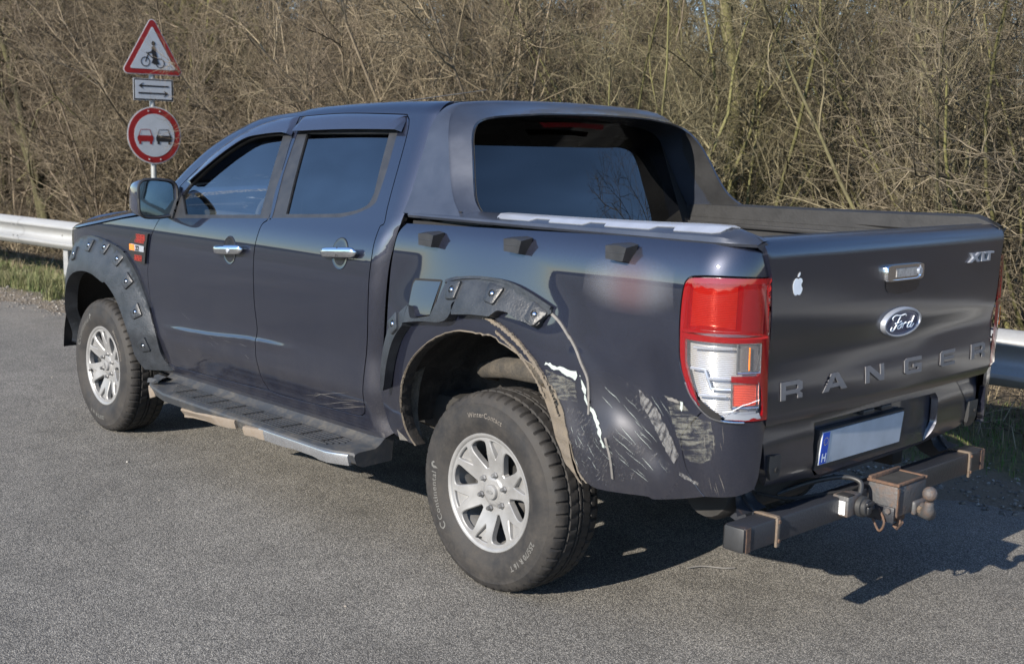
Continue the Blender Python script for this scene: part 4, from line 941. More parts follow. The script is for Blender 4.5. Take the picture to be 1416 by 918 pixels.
B().lathe([(0,-.25),(.09,-.25),(.105,-.22),(.105,.22),(.09,.25),(0,.25)],20,'y',(-.86,.44,.545)).build('silencer',MAT['underbody'],TRUCK,45)
# --- tail lamps
TL=[list(s) for s in D['tail_light']]
tlp=outline(TL,.008)
def lampz(s,z,e=.0): 
    p=bed_plain(min(s,.2354),z) ; e=.010*sstep(-.055,.0,s)
    n=Vector((-math.sin(max(0,min(s,.2356))/RB),math.cos(max(0,min(s,.2356))/RB),0)); return tuple(Vector(p)+n*e)
def lamp(mir,broken):
    L=empty('tail_lamp',(0,0,0),0,TRUCK)
    body=inset(tlp,.001)
    def deep(d): 
        def f(s,z):
            p=Vector(lampz(s,z)); a=max(0,min(s,.2356))/RB; n=Vector((-math.sin(a),math.cos(a),0)); return tuple(p-n*d)
        return f
    def edge(z):   # left outline of the lamp at height z
        q=[p for p in tlp if p[0]<.09]; return min((abs(p[1]-z),p[0]) for p in q)[1]
    R=.2290
    # housing and reflectors
    panel('lamp_housing',body,deep(.028),MAT['reflector'],L,.03,.02,mir=mir,sgn=1)
    zc=[1.262,1.085,.832]
    up=[p for p in tlp if p[1]>1.088]; 
    def clip(lo,hi,d=.0):
        q=[p for p in inset(tlp,d)]
        out=[]
        n=len(q)
        for i in range(n):
            a,c=q[i],q[(i+1)%n]
            if lo<=a[1]<=hi: out.append(a)
            for zz in (lo,hi):
                if (a[1]-zz)*(c[1]-zz)<0:
                    f=(zz-a[1])/(c[1]-a[1]); out.append((a[0]+(c[0]-a[0])*f,zz))
        return out
    U=clip(1.090,1.3)
    panel('red_lens',U,lampz,MAT['red_lens'],L,.02,.008,0,mir=mir,sgn=1)
    panel('red_bowl',inset(U,.004),deep(.024),MAT['dark_red_lens'],L,.03,0,mir=mir,sgn=1)
    panel('red_border',U,lampz,MAT['red_rim'],L,.02,.008,.0006,[inset(U,.017)],mir=mir,sgn=1)
    panel('stop_reflector',[(-.025,1.112),(.128,1.112),(.128,1.238),(-.02,1.238)],deep(.016),MAT['red_reflector'],L,.02,.006,mir=mir,sgn=1)
    panel('dark_reflector',[(.140,1.10),(.212,1.10),(.212,1.235),(.140,1.235)],deep(-.0012),MAT['dark_red_lens'],L,.02,.002,mir=mir,sgn=1)
    # red frame below with clear window
    zlo=.852 if broken else .835
    frame=clip(zlo,1.0895)
    win=[(edge(1.075)+.022,1.072),(.212,1.072),(.212,.985),(.200,.972),(.118,.972),(.118,.955),(.208,.945),(.212,.93),(.205,.872),(.195,.862),(edge(.87)+.030,.862),(edge(.90)+.022,.90),(edge(.95)+.022,.95),(edge(1.0)+.020,1.0)]
    win=resample(win+[win[0]],.008)[:-1]
    if broken:
        # lower edge of the lens is knocked out: keep the red frame only on the outer and inner rim
        frame=clip(.832,1.0895)
        hole=[(edge(1.075)+.022,1.072),(.212,1.072),(.212,.985),(.200,.972),(.118,.972),(.118,.955),(.208,.945),(.216,.93),(.222,.86),(.220,.846),(.17,.846),(.15,.838),(.075,.8385),(.045,.864),(.02,.884),(edge(.92)+.02,.91),(edge(.95)+.022,.95),(edge(1.0)+.020,1.0)]
        frame=[p for p in frame if not (p[1]<.8375 and .05<p[0]<.16)]
        win2=resample(hole+[hole[0]],.008)[:-1]
        panel('red_frame',frame,lampz,MAT['red_rim'],L,.02,.008,0,[win2],mir=mir,sgn=1)
        shard=win[:]; 
        panel('clear_lens',[p for p in win if True],lampz,MAT['clear_lens'],L,.02,.004,-.001,mir=mir,sgn=1)
        panel('broken_edge',resample([(.02,.884),(.045,.864),(.075,.8385),(.08,.8385),(.085,.853),(.055,.873),(.03,.893)],.01),deep(.004),MAT['gap_black'],L,.03,0,mir=mir,sgn=1)
        panel('broken_edge',resample([(.10,.842),(.15,.8405),(.205,.848),(.205,.860),(.12,.861)],.01),deep(.012),MAT['satin_silver'],L,.03,.01,mir=mir,sgn=1)
    else:
        panel('red_frame',frame,lampz,MAT['red_rim'],L,.02,.008,0,[win],mir=mir,sgn=1)
        panel('clear_lens',win,lampz,MAT['clear_lens'],L,.02,.004,-.001,mir=mir,sgn=1)
    panel('fog_reflector',resample([(.125,.880),(.200,.880),(.200,.945),(.125,.945),(.125,.880)],.01)[:-1],deep(.006),MAT['red_reflector'],L,.02,.008,mir=mir,sgn=1)
    panel('bulb_well',resample([(.138,.985),(.205,.985),(.205,1.066),(.138,1.066),(.138,.985)],.01)[:-1],deep(.008),MAT['smoke_lens'],L,.02,.006,mir=mir,sgn=1)
    def bezel(q):
        b=B(); b.tube([deep(.002)(s,z) for s,z in q+[q[0]]],.0032,6,False); b=b.mir() if mir else b; b.build('lamp_bezel',MAT['chrome'],L,50)
    bezel([(.134,.981),(.209,.981),(.209,1.070),(.134,1.070)]); bezel([(.120,.874),(.205,.874),(.205,.950),(.120,.950)])
    for q in ([(.0,1.05),(.12,1.055)],[(-.01,.985),(.04,.985),(.06,.93),(.12,.93)],[(.02,.905),(.105,.908)],[(.05,.96),(.115,.962)]):
        b=B(); b.tube([deep(.010)(s,z) for s,z in resample(q,.02)],.0045,6); b=b.mir() if mir else b; b.build('reflector_rib',MAT['satin_silver'],L,50)
    b=B(); b.tube([deep(-.0)(.170,z) for z in (1.06,1.04,1.02,1.005,.99)],.0022,5); b=b.mir() if mir else b; b.build('bulb_wire',MAT['orange_lens'],L,50)
    return L
LL=lamp(False,True)
def lampo(d):
    def f(s,z):
        a=max(0,min(s,.2356))/RB; return tuple(Vector(lampz(s,z))+Vector((-math.sin(a),math.cos(a),0))*d)
    return f
panel('broken_hole',[(.028,.886),(.046,.880),(.062,.866),(.084,.858),(.094,.846),(.088,.838),(.066,.842),(.046,.854),(.030,.872)],lampo(.0022),MAT['gap_black'],LL,.03,0,sgn=1)
panel('exposed_bowl',[(.100,.8395),(.120,.860),(.150,.852),(.205,.857),(.213,.8395),(.16,.837)],lampo(.0018),MAT['satin_silver'],LL,.03,.002,sgn=1)
B().tube([Vector(lampo(.004)(s_,z_)) for s_,z_ in crom([(-.022,.938),(-.004,.908),(.024,.874),(.050,.850),(.074,.838),(.11,.833),(.155,.831)],4)],.0032,6).build('split_rim',MAT['chrome'],LL,60)
B().tube([Vector(lampo(.0035)(s_,z_)) for s_,z_ in ((.095,.862),(.12,.866),(.15,.884),(.17,.889),(.205,.899))],.0011,5).build('lens_crack',MAT['decal_white'],LL,60)
LL=LL; LL['label']='left tail lamp with a smashed lower corner'
lamp(True,False)
# --- tailgate
tg=outline(D['tailgate'],.012)
def gsym(p): return p
tgl=[p for p in tg]
tg_poly=resample([(.7805,1.3660),(.7795,1.335),(.757,1.267),(.748,1.16),(.742,1.054),(.742,.90),(.740,.822),(.730,.8062),(.40,.8055),(0,.8055),(-.40,.8055),(-.730,.8062),(-.740,.822),(-.742,.90),(-.742,1.054),(-.748,1.16),(-.757,1.267),(-.7795,1.335),(-.7805,1.366),(-.775,1.381),(-.4,1.3815),(0,1.3815),(.4,1.3815),(.775,1.381)],.012)
GATE=panel('tailgate',tg_poly,gate,GP_,TRUCK,.025,.03,sgn=-1)
B().add([(XC-RB+.03,y,z) for y,z in ((.745,.80),(-.745,.80),(-.745,1.37),(.745,1.37))]+[(XC-RB+.075,y,z) for y,z in ((.745,.80),(-.745,.80),(-.745,1.382),(.745,1.382))],[(4,5,6,7),(7,6,2,3),(0,3,7,4),(1,5,6,2)]).build('inner_skin',MAT['bar_plastic'],GATE,None)
def on_gate(y,z,off=0.0):
    p=Vector(gate(y,z)); e=1e-3
    n=(Vector(gate(y+e,z))-Vector(gate(y-e,z))).cross(Vector(gate(y,z+e))-Vector(gate(y,z-e))).normalized()
    if n.x>0: n=-n
    return p+n*off,n
def gate_poly(name,pts,mat,off,h=.003,parent=None,holes=(),jit=0):
    return panel(name,resample(pts+[pts[0]],.006)[:-1],gate,mat,parent or GATE,.02,h,off,[resample(q+[q[0]],.006)[:-1] for q in holes],sgn=-1)
# handle
cup=[(.125,1.226),(-.105,1.226),(-.104,1.195),(-.085,1.178),(-.03,1.172),(.05,1.172),(.105,1.180),(.122,1.196)]
gate_poly('handle_recess_shade',cup,MAT['handle_cup_shade'],.0015,0)  # flat patch on the gate, the recess shade painted as a dark colour
GH=B(); rows=[]
for f,o in ((1.0,-.002),(1.0,.012),(.94,.018),(.80,.018),(.78,.014),(0,.014)):
    rows.append([tuple(on_gate(.02+math.copysign(abs(math.cos(a))**.25,math.cos(a))*.125*(f if f<.9 else 1-(1-f)*.6),1.245+math.copysign(abs(math.sin(a))**.25,math.sin(a))*.0285*f,o)[0]) for a in [2*math.pi*k/36 for k in range(36)]])
GH.loft(rows,closed=True).build('tailgate_handle',MAT['chrome'],GATE,40)
gate_poly('handle_pad',[(.080,1.231),(-.055,1.231),(-.055,1.260),(.080,1.260)],MAT['handle_grain'] if 'handle_grain' in MAT else dirty('handle_grain',(.45,.44,.43),(.16,.15,.14),.9,.5,60,metal=.4,bump=.9,bs=260),.0155,.004)
B().tube([on_gate(-.078,1.245,.013)[0],on_gate(-.078,1.245,.0185)[0]],.0125,16).build('lock_barrel',MAT['satin_silver'],GATE,40)
# badge oval
def ell(cx,cz,rx,rz,n=48): return [(cx+math.cos(2*math.pi*k/n)*rx,cz+math.sin(2*math.pi*k/n)*rz) for k in range(n)]
OC=(0.0,1.0725)
OV=B(); OV.loft([[tuple(on_gate(y,z,o)[0]) for y,z in ell(*OC,rx,rz)] for rx,rz,o in ((.1255,.0515,-.004),(.1255,.0515,.010),(.121,.0475,.016),(.114,.0425,.0155),(.112,.0415,.010))],closed=True)
OVO=OV.build('badge_oval',MAT['satin_silver'],GATE,50)
gate_poly('badge_enamel',ell(*OC,.1125,.0418),MAT['blue_enamel'],.0105,0,OVO)
gate_poly('badge_ring',ell(*OC,.1045,.0368),MAT['satin_silver'],.0118,.0005,OVO,[ell(*OC,.1028,.0358)])
script=[[(-.058,.014),(-.064,.020),(-.050,.027),(-.020,.025),(.004,.027),(.010,.022)],[(-.020,.025),(-.030,.008),(-.040,-.010),(-.052,-.020),(-.062,-.016),(-.058,-.008)],[(-.044,.003),(-.026,.004),(-.012,.008)],
 [(-.014,-.004),(-.006,.002),(-.010,-.012),(-.022,-.016),(-.026,-.008),(-.014,-.003),(.002,-.001)],[(.004,.0),(.000,-.015)],[(.003,-.004),(.014,.002),(.020,-.002)],
 [(.044,.001),(.034,.0),(.026,-.010),(.032,-.016),(.044,-.008),(.056,.018)],[(.056,.018),(.044,-.012),(.050,-.016),(.062,-.006)]]
b=B()
for st in script:
    b.tube([on_gate(OC[0]-u*1.22,OC[1]+v*1.12-.002,.0135)[0] for u,v in crom(st,5)],.0025,6)
b.build('badge_script',MAT['decal_white'],OVO,60)
# letters across the gate
GL={'R':([(0,0),(0,1),(.86,1),(1,.88),(1,.50),(.86,.38),(1,.24),(1,0),(.78,0),(.78,.20),(.70,.30),(.22,.30),(.22,0)],[[(.22,.52),(.22,.78),(.72,.78),(.78,.73),(.78,.57),(.72,.52)]]),
 'A':([(0,0),(.36,1),(.66,1),(1.04,0),(.80,0),(.72,.20),(.30,.20),(.23,0)],[[(.385,.42),(.64,.42),(.515,.78)]]),
 'N':([(0,0),(0,1),(.26,1),(.80,.36),(.80,1),(1,1),(1,0),(.76,0),(.21,.66),(.21,0)],[]),
 'G':([(.14,0),(0,.13),(0,.87),(.14,1),(1,1),(1,.78),(.26,.78),(.22,.74),(.22,.26),(.26,.22),(.78,.22),(.78,.38),(.50,.38),(.50,.58),(1,.58),(1,0)],[]),
 'E':([(.14,0),(0,.13),(0,.87),(.14,1),(1,1),(1,.79),(.24,.79),(.22,.77),(.22,.61),(.94,.61),(.94,.40),(.22,.40),(.22,.24),(.24,.21),(1,.21),(1,0)],[])}
for ch,y0,w in (('R',.680,.112),('A',.456,.134),('N',.2045,.118),('G',-.050,.118),('E',-.305,.118),('R',-.560,.120)):
    o,h=GL[ch]; z0=.881; H=.056
    gate_poly('gate_letter',[(y0-u*w,z0+v*H) for u,v in o],MAT['emblem_grey'],.0048,.0032,None,[[(y0-u*w,z0+v*H) for u,v in q] for q in h])
# trim badge
def flat_letters(pts_list,mat,name,off,h):
    for o in pts_list: gate_poly(name,o,mat,off,h)
XL=(.4735,1.2520); wX=.066; HX=.034
def xl(u,v): return (-XL[0]-u*.193,XL[1]+v*HX)
flat_letters([[xl(*p) for p in q] for q in (
 [(0,1),(.11,1),(.20,.66),(.34,1),(.46,1),(.27,.48),(.40,0),(.28,0),(.19,.30),(.06,0),(-.06,0),(.12,.48)],
 [(.47,1),(.57,1),(.57,.22),(.72,.22),(.72,0),(.47,0)],[(.60,1),(1.02,1),(1.02,.80),(.86,.80),(.86,.0),(.76,.0),(.76,.80),(.60,.80)])],MAT['satin_silver'],'trim_letter',.009,.010)
# apple sticker
ac=(.6285,1.2360)
apple=[(0,.020),(.008,.023),(.018,.021),(.0235,.012),(.019,.006),(.018,-.002),(.025,-.012),(.019,-.026),(.010,-.032),(.0,-.029),(-.010,-.032),(-.020,-.024),(-.0255,-.006),(-.024,.010),(-.014,.022),(-.006,.023)]
gate_poly('apple_sticker',[(ac[0]-u*.98,ac[1]+v*.95) for u,v in crom(apple+[apple[0]],3)[:-1]],MAT['decal_white'],.0022,.0006)
leaf=[(-.002,.026),(.001,.034),(.009,.040),(.009,.033),(.005,.027)]
gate_poly('apple_leaf',[(ac[0]-u,ac[1]+v) for u,v in crom(leaf+[leaf[0]],3)[:-1]],MAT['decal_white'],.0022,.0006)
# ------------------------------------------------------------------ bumper, plate, tow bar
def bump(y,z):
    yy=abs(y); x=-1.085-.010*(1-(yy/.72)**2)+.045*(1-sstep(.55,.66,z))**1.5+ .010*sstep(.72,.80,z)
    x+=.004*math.sin(6*y+9*z)
    return (x,y,z)
bo=resample([(.722,.800),(.700,.66),(.664,.598),(.40,.575),(.33,.562),(-.33,.575),(-.60,.60),(-.70,.655),(-.722,.800),(.722,.800)],.012)[:-1]
rec=resample([(.430,.772),(.435,.70),(.420,.615),(.36,.578),(-.345,.588),(-.385,.66),(-.385,.752),(-.37,.772),(.430,.772)],.012)[:-1]
rec=[p for p in rec]
BMP=panel('rear_bumper',bo,bump,GP_,TRUCK,.03,.03,0,[rec],sgn=-1)
b=B(); rg=[]
for k,d in ((1,0),(.985,.016),(.975,.022)):
    rg.append([(bump(y,z)[0]+d,.02+(y-.02)*k,.675+(z-.675)*k) for y,z in rec])
b.loft(rg,closed=True); n=len(rec); b.prism([(p[1],p[2]) for p in rg[-1]],lambda u,v,w:(-1.068+.006*(1-w),u,v))
b.build('plate_recess',simple('recess_paint',(.018,.022,.038),.35,metal=.3,var=.2,coat=.7),BMP,40)
for y in (.10,-.02): B().box((-1.075,y,.764),(.035,.07,.018),.004).build('plate_lamp',MAT['black_plastic'],BMP,40)
PL=empty('number_plate',(0,0,0),0,BMP)
bpy.data.objects.remove(PL)
def plq(name,y0,y1,z0,z1,off,mat,parent,h=.004):
    def f(y,z): return (-1.086-off-(z-.68)*.10,y,z)
    return panel(name,resample([(y0,z0),(y1,z0),(y1,z1),(y0,z1),(y0,z0)],.03)[:-1],f,mat,parent,.05,h,sgn=-1)
plq('plate_holder',.402,-.150,.606,.742,.0,MAT['black_plastic'],BMP,.02)
plq('number_plate',.388,-.135,.622,.734,.004,MAT['plate_white'],BMP)
plq('country_band',.386,.346,.624,.732,.0052,MAT['plate_blue'],BMP,.0008)
Vt,Ft=text_mesh('H',.040,0,0,1,.0012); q=B(); q.add([(-1.086-.0066-((.632+y)-.68)*.10,.366-x,.632+y) for x,y,z in Vt],Ft); q.build('country_letter',MAT['decal_white'],BMP,None,fix=False)
q=B()
for k in range(12):
    a=2*math.pi*k/12; yy,zz=.366+.0125*math.sin(a),.702+.0125*math.cos(a); q.add([(-1.086-.0066-(zz-.68)*.1,yy+dy,zz+dz) for dy,dz in ((.002,0),(0,.002),(-.002,0),(0,-.002))],[(0,1,2,3)])
q.build('country_stars',MAT['indicator_y'] if 'indicator_y' in MAT else simple('indicator_y',(.7,.55,.05),.5),BMP,None,fix=False)
def bq(name,pts,mat,off,h,parent=BMP): return panel(name,resample(pts+[pts[0]],.01)[:-1],bump,mat,parent,.03,h,off,sgn=-1)
bq('bumper_gap',[(-.545,.792),(-.715,.792),(-.708,.70),(-.63,.70)],MAT['recess_paint'],.0015,0)
bq('bumper_cap',[(-.632,.705),(-.708,.705),(-.702,.618),(-.690,.605),(-.648,.610),(-.636,.625)],MAT['black_plastic'],.014,.014)
bq('bumper_cap',[(.690,.705),(.628,.70),(.628,.625),(.670,.625),(.690,.66)],MAT['black_plastic'],.010,.012)
B().tube([(-1.099,.652,.655),(-1.103,.652,.655)],.009,12).build('cap_hole',MAT['gap_black'],BMP,40)
B().tube([(-1.093,-.68,.665),(-1.104,-.68,.665)],.006,12).build('cap_hole',MAT['gap_black'],BMP,40)
B().box((-1.06,.02,.797),(.04,.16,.014),.003).build('latch_slot',MAT['gap_black'],BMP,40)
TB=empty('tow_bar',(0,0,0),0,TRUCK)
B().box((-1.065,.012,.4565),(.080,1.590,.081),.007).build('crossbeam',MAT['rust_bar'],TB,40)
B().box((-1.065,.8085,.4565),(.076,.006,.077),.006).build('beam_cap',MAT['black_plastic'],TB,40)
B().box((-1.065,-.7845,.4565),(.078,.006,.079),.006).build('beam_cap',MAT['rust_edge'],TB,40)
b=B(); b.box((-1.1065,.792,.4565),(.0022,.022,.078)); b.build('rust_band',MAT['rust_edge'],TB,40)
b=B(); b.box((-1.1065,-.765,.4565),(.0022,.030,.078)); b.build('rust_band',MAT['rust_edge'],TB,40)
for y,s in ((.638,1),(-.655,-1)):
    b=B(); w=.009
    b.box((-1.108,y,.4525),(.010,.018,.098),.003); b.box((-1.065,y,.5005),(.088,.018,.008),.002); b.build('strap',MAT['rust_strap'],TB,40)
    # flared plate running up to the chassis
    pts=[(-1.10,.503),(-1.02,.506),(-.88,.60),(-.70,.66),(-.70,.58),(-.86,.52),(-.98,.44),(-1.02,.42),(-1.02,.498)]
    b=B(); L=[(-1.106,.500),(-1.02,.500),(-.93,.585),(-.82,.66),(-.70,.68),(-.70,.60),(-.80,.55),(-.90,.47),(-.99,.44),(-1.018,.44),(-1.018,.496),(-1.106,.496)]
    b.prism(L,lambda u,v,w_:(u,y+.006*(w_-.5)*2,v))
    rows=[[(-1.015,y+.09*s,.4985),(-1.015,y-.07*s,.4985)],[(-.985,y+.055*s,.515),(-.985,y-.06*s,.515)],[(-.965,y+.035*s,.545),(-.965,y-.05*s,.545)],[(-.955,y+.03*s,.60),(-.955,y-.045*s,.60)],[(-.95,y+.03*s,.67),(-.95,y-.045*s,.67)]]
    b.loft(rows); b.build('mounting_bracket',MAT['rust_bar'],TB,40)
# hitch block: open steel box with rusty rim
HB=B(); HB.box((-1.162,0,.470),(.114,.200,.108),.008); HB.build('hitch_block',MAT['rust_block'],TB,40)
rim=B()
rim.box((-1.162,.094,.529),(.122,.014,.010),.003); rim.box((-1.162,-.094,.529),(.122,.014,.010),.003); rim.box((-1.1115,0,.534),(.014,.20,.020),.004); rim.box((-1.214,0,.529),(.012,.176,.010),.003)
rim.build('block_rim',MAT['rust_edge'],TB,40)
B().box((-1.165,0,.5275),(.090,.172,.006)).build('block_plate',MAT['underbody'],TB,40)
B().box((-1.2205,.094,.468),(.004,.014,.10),.001).build('weld_bead',MAT['rust_edge'],TB,40)
hk=B(); hk.tube([(-1.215,-.055,.425),(-1.25,-.045,.420),(-1.275,-.02,.425),(-1.284,0,.445),(-1.284,0,.470)],[.026,.026,.025,.020,.0145],12)
hk.box((-1.222,-.05,.432),(.02,.09,.05),.008); hk.build('hitch_neck',MAT['rust_block'],TB,50)
bm=bmesh.new(); bmesh.ops.create_uvsphere(bm,u_segments=28,v_segments=18,radius=.0255); bb=B(); bm.verts.index_update(); bb.add([v.co+Vector((-1.284,0,.4985)) for v in bm.verts],[[v.index for v in f.verts] for f in bm.faces]); bm.free()
bb.build('hitch_ball',MAT['rust_block'],TB,60)
B().tube([(-1.236,-.028,.428),(-1.252,-.020,.428)],.0135,6).build('hitch_bolt',MAT['rust_strap'],TB,30)
b=B(); b.tube([(-1.19,.045,.42),(-1.21,.05,.39),(-1.195,.06,.37)],.012,6); b.box((-1.185,.03,.405),(.03,.06,.03),.006); b.build('safety_loop',MAT['rust_edge'],TB,50)
for y in (.105,-.105):
    b=B(); b.box((-1.165,y,.425),(.10,.010,.055),.003); b.build('hitch_cheek',MAT['rust_bar'],TB,40)
    for dx in (-.03,.03): B().tube([(-1.165+dx,y*1.04,.44),(-1.165+dx,y*1.13,.44)],.011,6).build('hitch_bolt',MAT['rust_block'],TB,30)
for y in (.638,-.655):
    for zz in (.425,.488): B().tube([(-1.111,y,zz),(-1.118,y,zz)],.006,6).build('strap_bolt',MAT['rust_edge'],TB,30)
b=B(); b.tube(crom([(-1.10,.13,.515),(-1.09,.20,.505),(-1.04,.33,.50),(-1.03,.48,.515),(-.98,.58,.54)],6),.0055,6); b.build('trailer_cable',MAT['gap_black'],TB,60)
b=B(); b.tube(crom([(-1.16,.108,.44),(-1.19,.125,.40),(-1.17,.12,.365),(-1.14,.112,.40)],6),.0045,6); b.build('breakaway_ring',MAT['rust_edge'],TB,60)
# electrical socket
B().box((-1.108,.232,.469),(.062,.090,.072),.006).build('socket_box',MAT['rust_block'],TB,40)
B().box((-1.115,.258,.5065),(.045,.040,.004),.001).build('socket_slot',MAT['gap_black'],TB,40)
def sockp(u,v,w): return (-1.108+u*.055-.0, .2775+.001*w, .466+v)
b=B(); b.box((-1.110,.2782,.464),(.036,.0014,.046)); b.build('socket_label',MAT['decal_white'],TB,40)
b=B()
for k,zz in enumerate((.480,.474,.468,.462,.456,.450)): b.box((-1.110+.002*(k%2),.2795,zz),(.024-.004*(k%3),.0006,.0022))
b.build('label_lines',MAT['tape_grey'],TB,None)
sk=B().lathe([(0,.0),(.030,.0),(.036,.004),(.036,.020),(.029,.022),(.029,.034),(.026,.037),(0,.037)],24,'x',(0,0,0)); M=Matrix.Translation((-1.138,.205,.463))@Matrix.Rotation(math.radians(180),4,'Z')
sk.xf(M); sk.build('socket_cap',MAT['black_plastic'],TB,40)
b=B(); b.box((-1.178,.205,.478),(.010,.050,.012),.003); b.box((-1.177,.205,.455),(.008,.026,.026),.004); b.build('socket_flap',MAT['trim_black'],TB,40)
B().tube(crom([(-1.13,.19,.50),(-1.115,.17,.535),(-1.06,.20,.545),(-1.0,.30,.53),(-.95,.42,.50)],6),.009,8).build('socket_cable',MAT['black_plastic'],TB,60)
# ------------------------------------------------------------------ bed interior, rails, sport bar, rear window
bb=B()
for s in (1,-1):
    bb.box((-.27,s*.772,1.185),(1.60,.012,.33)); bb.box((-.84,s*.772,.93),(.46,.012,.18)); bb.box((-.27,s*.757,1.30),(1.58,.022,.020),.004); bb.box((-.27,s*.760,1.21),(1.58,.012,.016),.004)
    for k in range(6): bb.box((.40-k*.26,s*.762,1.14),(.05,.010,.24),.004)
bb.box((-.27,0,.862),(1.60,1.02,.02)); bb.box((.535,0,1.10),(.012,1.54,.52))
for k in range(8): bb.box((-.27,-.455+k*.13,.876),(1.56,.06,.010),.003)
LINER=bb.build('bed_liner',MAT['bar_plastic'],TRUCK,30)
B().box((.46,-.755,1.345),(.05,.03,.10),.008).build('tie_down',MAT['trim_black'],TRUCK,40)
for s in (1,-1):
    b=B(); rows=[]
    for x,dz,dy in [(.508,-.006,.03),(.49,-.004,.004),(.30,-.002,0),(.10,.0,0),(-.30,.004,0),(-.70,.010,0),(-.95,.016,0),(-1.0,.016,.002),(-1.04,.004,.012),(-1.085,-.014,.035),(-1.10,-.022,.045)]:
        yo=BED(1.365)-.006*sstep(-.3,-.95,x)
        rows.append([(x,s*(yo+.001-dy),1.357),(x,s*(yo+.006-dy),1.366),(x,s*(yo+.002-dy),1.374+dz*.5),(x,s*(yo-.040-dy),1.394+dz),(x,s*(yo-.056-dy),1.397+dz),(x,s*.785,1.396+dz),(x,s*.764,1.388+dz),(x,s*.764,1.33)])
    rail=b.loft(rows,caps=True).build('bed_rail',MAT['rail_l' if s>0 else 'bar_plastic'] if s<0 else MAT['bar_grey'],TRUCK,30)
    if s>0: RAIL=rail
# silver inlay with three notches along the outer top edge
def railtop(x,w):
    yo=BED(1.365)-.006*sstep(-.3,-.95,x); dz=pchip([(-1.04,.004),(-1.0,.016),(-.95,.016),(-.7,.010),(-.3,.004),(.1,0),(.3,-.002),(.52,-.004)])(x)
    y0,z0=yo+.002,1.374+dz*.5; y1,z1=yo-.040,1.394+dz; y2,z2=yo-.066,1.397+dz
    if w<1: return (x,y0+(y1-y0)*w,z0+(z1-z0)*w)
    return (x,y1+(y2-y1)*(w-1),z1+(z2-z1)*(w-1))
sil=[(.030,1.7),(.045,.9),(.03,.35),(-.25,.35)]
def notch(x): return [(x,.28),(x-.022,.66),(x-.095,.66),(x-.100,.28)]
pts=[(-.01,1.9),(.005,1.0),(-.005,.4),(-.03,.28)]
for x in (-.170,-.425,-.71): pts+=notch(x)
pts+=[(-.955,.28),(-.985,.45),(-1.005,1.0),(-1.02,1.9)]
panel('rail_inlay',resample(pts+[pts[0]],.02)[:-1],railtop,MAT['satin_silver'],RAIL,.05,.003,.003,sgn=-1,grid=(.05,.3))
# sport bar: hoop behind the cab
OUT_=[(.862,1.372,.18),(.850,1.395,.205),(.832,1.43,.25),(.806,1.49,.30),(.765,1.60,.362),(.728,1.69,.410),(.684,1.748,.448),(.620,1.783,.468),(.50,1.799,.462),(.30,1.808,.45),(0,1.812,.44)]
INN_=[(.815,1.352,.06),(.805,1.385,.115),(.785,1.43,.180),(.760,1.49,.222),(.724,1.60,.272),(.692,1.675,.312),(.642,1.724,.340),(.560,1.747,.342),(.46,1.757,.32),(.28,1.769,.295),(0,1.773,.285)]
def dens(L,n=5): return crom(L,n)
O_=dens(OUT_); I_=dens(INN_); O_=O_+[(-y,z,x) for y,z,x in O_[::-1][1:]]; I_=I_+[(-y,z,x) for y,z,x in I_[::-1][1:]]
def xf_(z): return xrear(min(z,1.80))-.014
b=B()
up_=lambda z:.014*sstep(1.60,1.77,z)
f0=[(xf_(z),(abs(y)-.030)*(1 if y>0 else -1),z-.010+up_(z)) for y,z,x in O_]
f1=[(xf_(z)-.008,y,z+up_(z)) for y,z,x in O_]; m1=[((xf_(z)-.008)*.4+x*.6,y,z+up_(z)) for y,z,x in O_]; e0=[(x+.006,y,z+.4*up_(z)) for y,z,x in O_]
e1=[(x-.004,y*.994,z-.004) for y,z,x in O_]
i0=[(x+.004,y*1.006,z+.002) for y,z,x in I_]; i1=[(x+.004,y*.992,z-.004) for y,z,x in I_]; i2=[(.405+(z-1.36)*.33,y*.955,z-.020) for y,z,x in I_]
b.loft([f0,f1,m1,e0,e1,i0,i1,i2]); SB=b.build('sport_bar',MAT['bar_grey'],TRUCK,32)
b=B(); b.tube([(f1[k][0]*.985-.0,f1[k][1]*1.001,1.392) for k in (6,)]+[(.30,.8455,1.392),(.19,.849,1.392)],.0022,6); b.build('panel_joint',MAT['gap_black'],SB,40)
# textured dark liners on the inner faces of the legs
for s in (1,-1):
    rows=[]
    for (y,z,x),(y2,z2,x2) in list(zip(I_,INN_ and I_))[3:30]:
        rows.append([(x+.002,s*(y*.990-.001),z-.003),(.40+(z-1.36)*.33,s*(y*.957),z-.015)])
    B().loft(rows).build('bar_lining',MAT['bar_plastic'],SB,40)
# rear bulkhead and glass
def rw(y,z): return (.385+(z-1.36)*.33+.02*(abs(y)/.6)**2,y,z)
panel('cab_back',resample([(.80,1.0),(.80,1.40),(.66,1.76),(-.66,1.76),(-.80,1.40),(-.80,1.0),(.80,1.0)],.05)[:-1],rw,MAT['gap_black'],TRUCK,.08,.02,0,[resample([(.68,1.30),(.63,1.70),(.58,1.735),(-.58,1.735),(-.63,1.70),(-.68,1.30),(.68,1.30)],.05)[:-1]],sgn=-1)
panel('rear_window',resample([(.695,1.29),(.645,1.71),(.59,1.745),(-.59,1.745),(-.645,1.71),(-.695,1.29),(.695,1.29)],.05)[:-1],rw,MAT['rear_tint'],TRUCK,.08,.004,.006,sgn=-1)
B().tube([rw(-.50,1.68),rw(-.56,1.60),rw(-.60,1.48),rw(-.605,1.42),rw(-.585,1.405)],.006,6).build('window_seal',MAT['trim_black'],TRUCK,50)
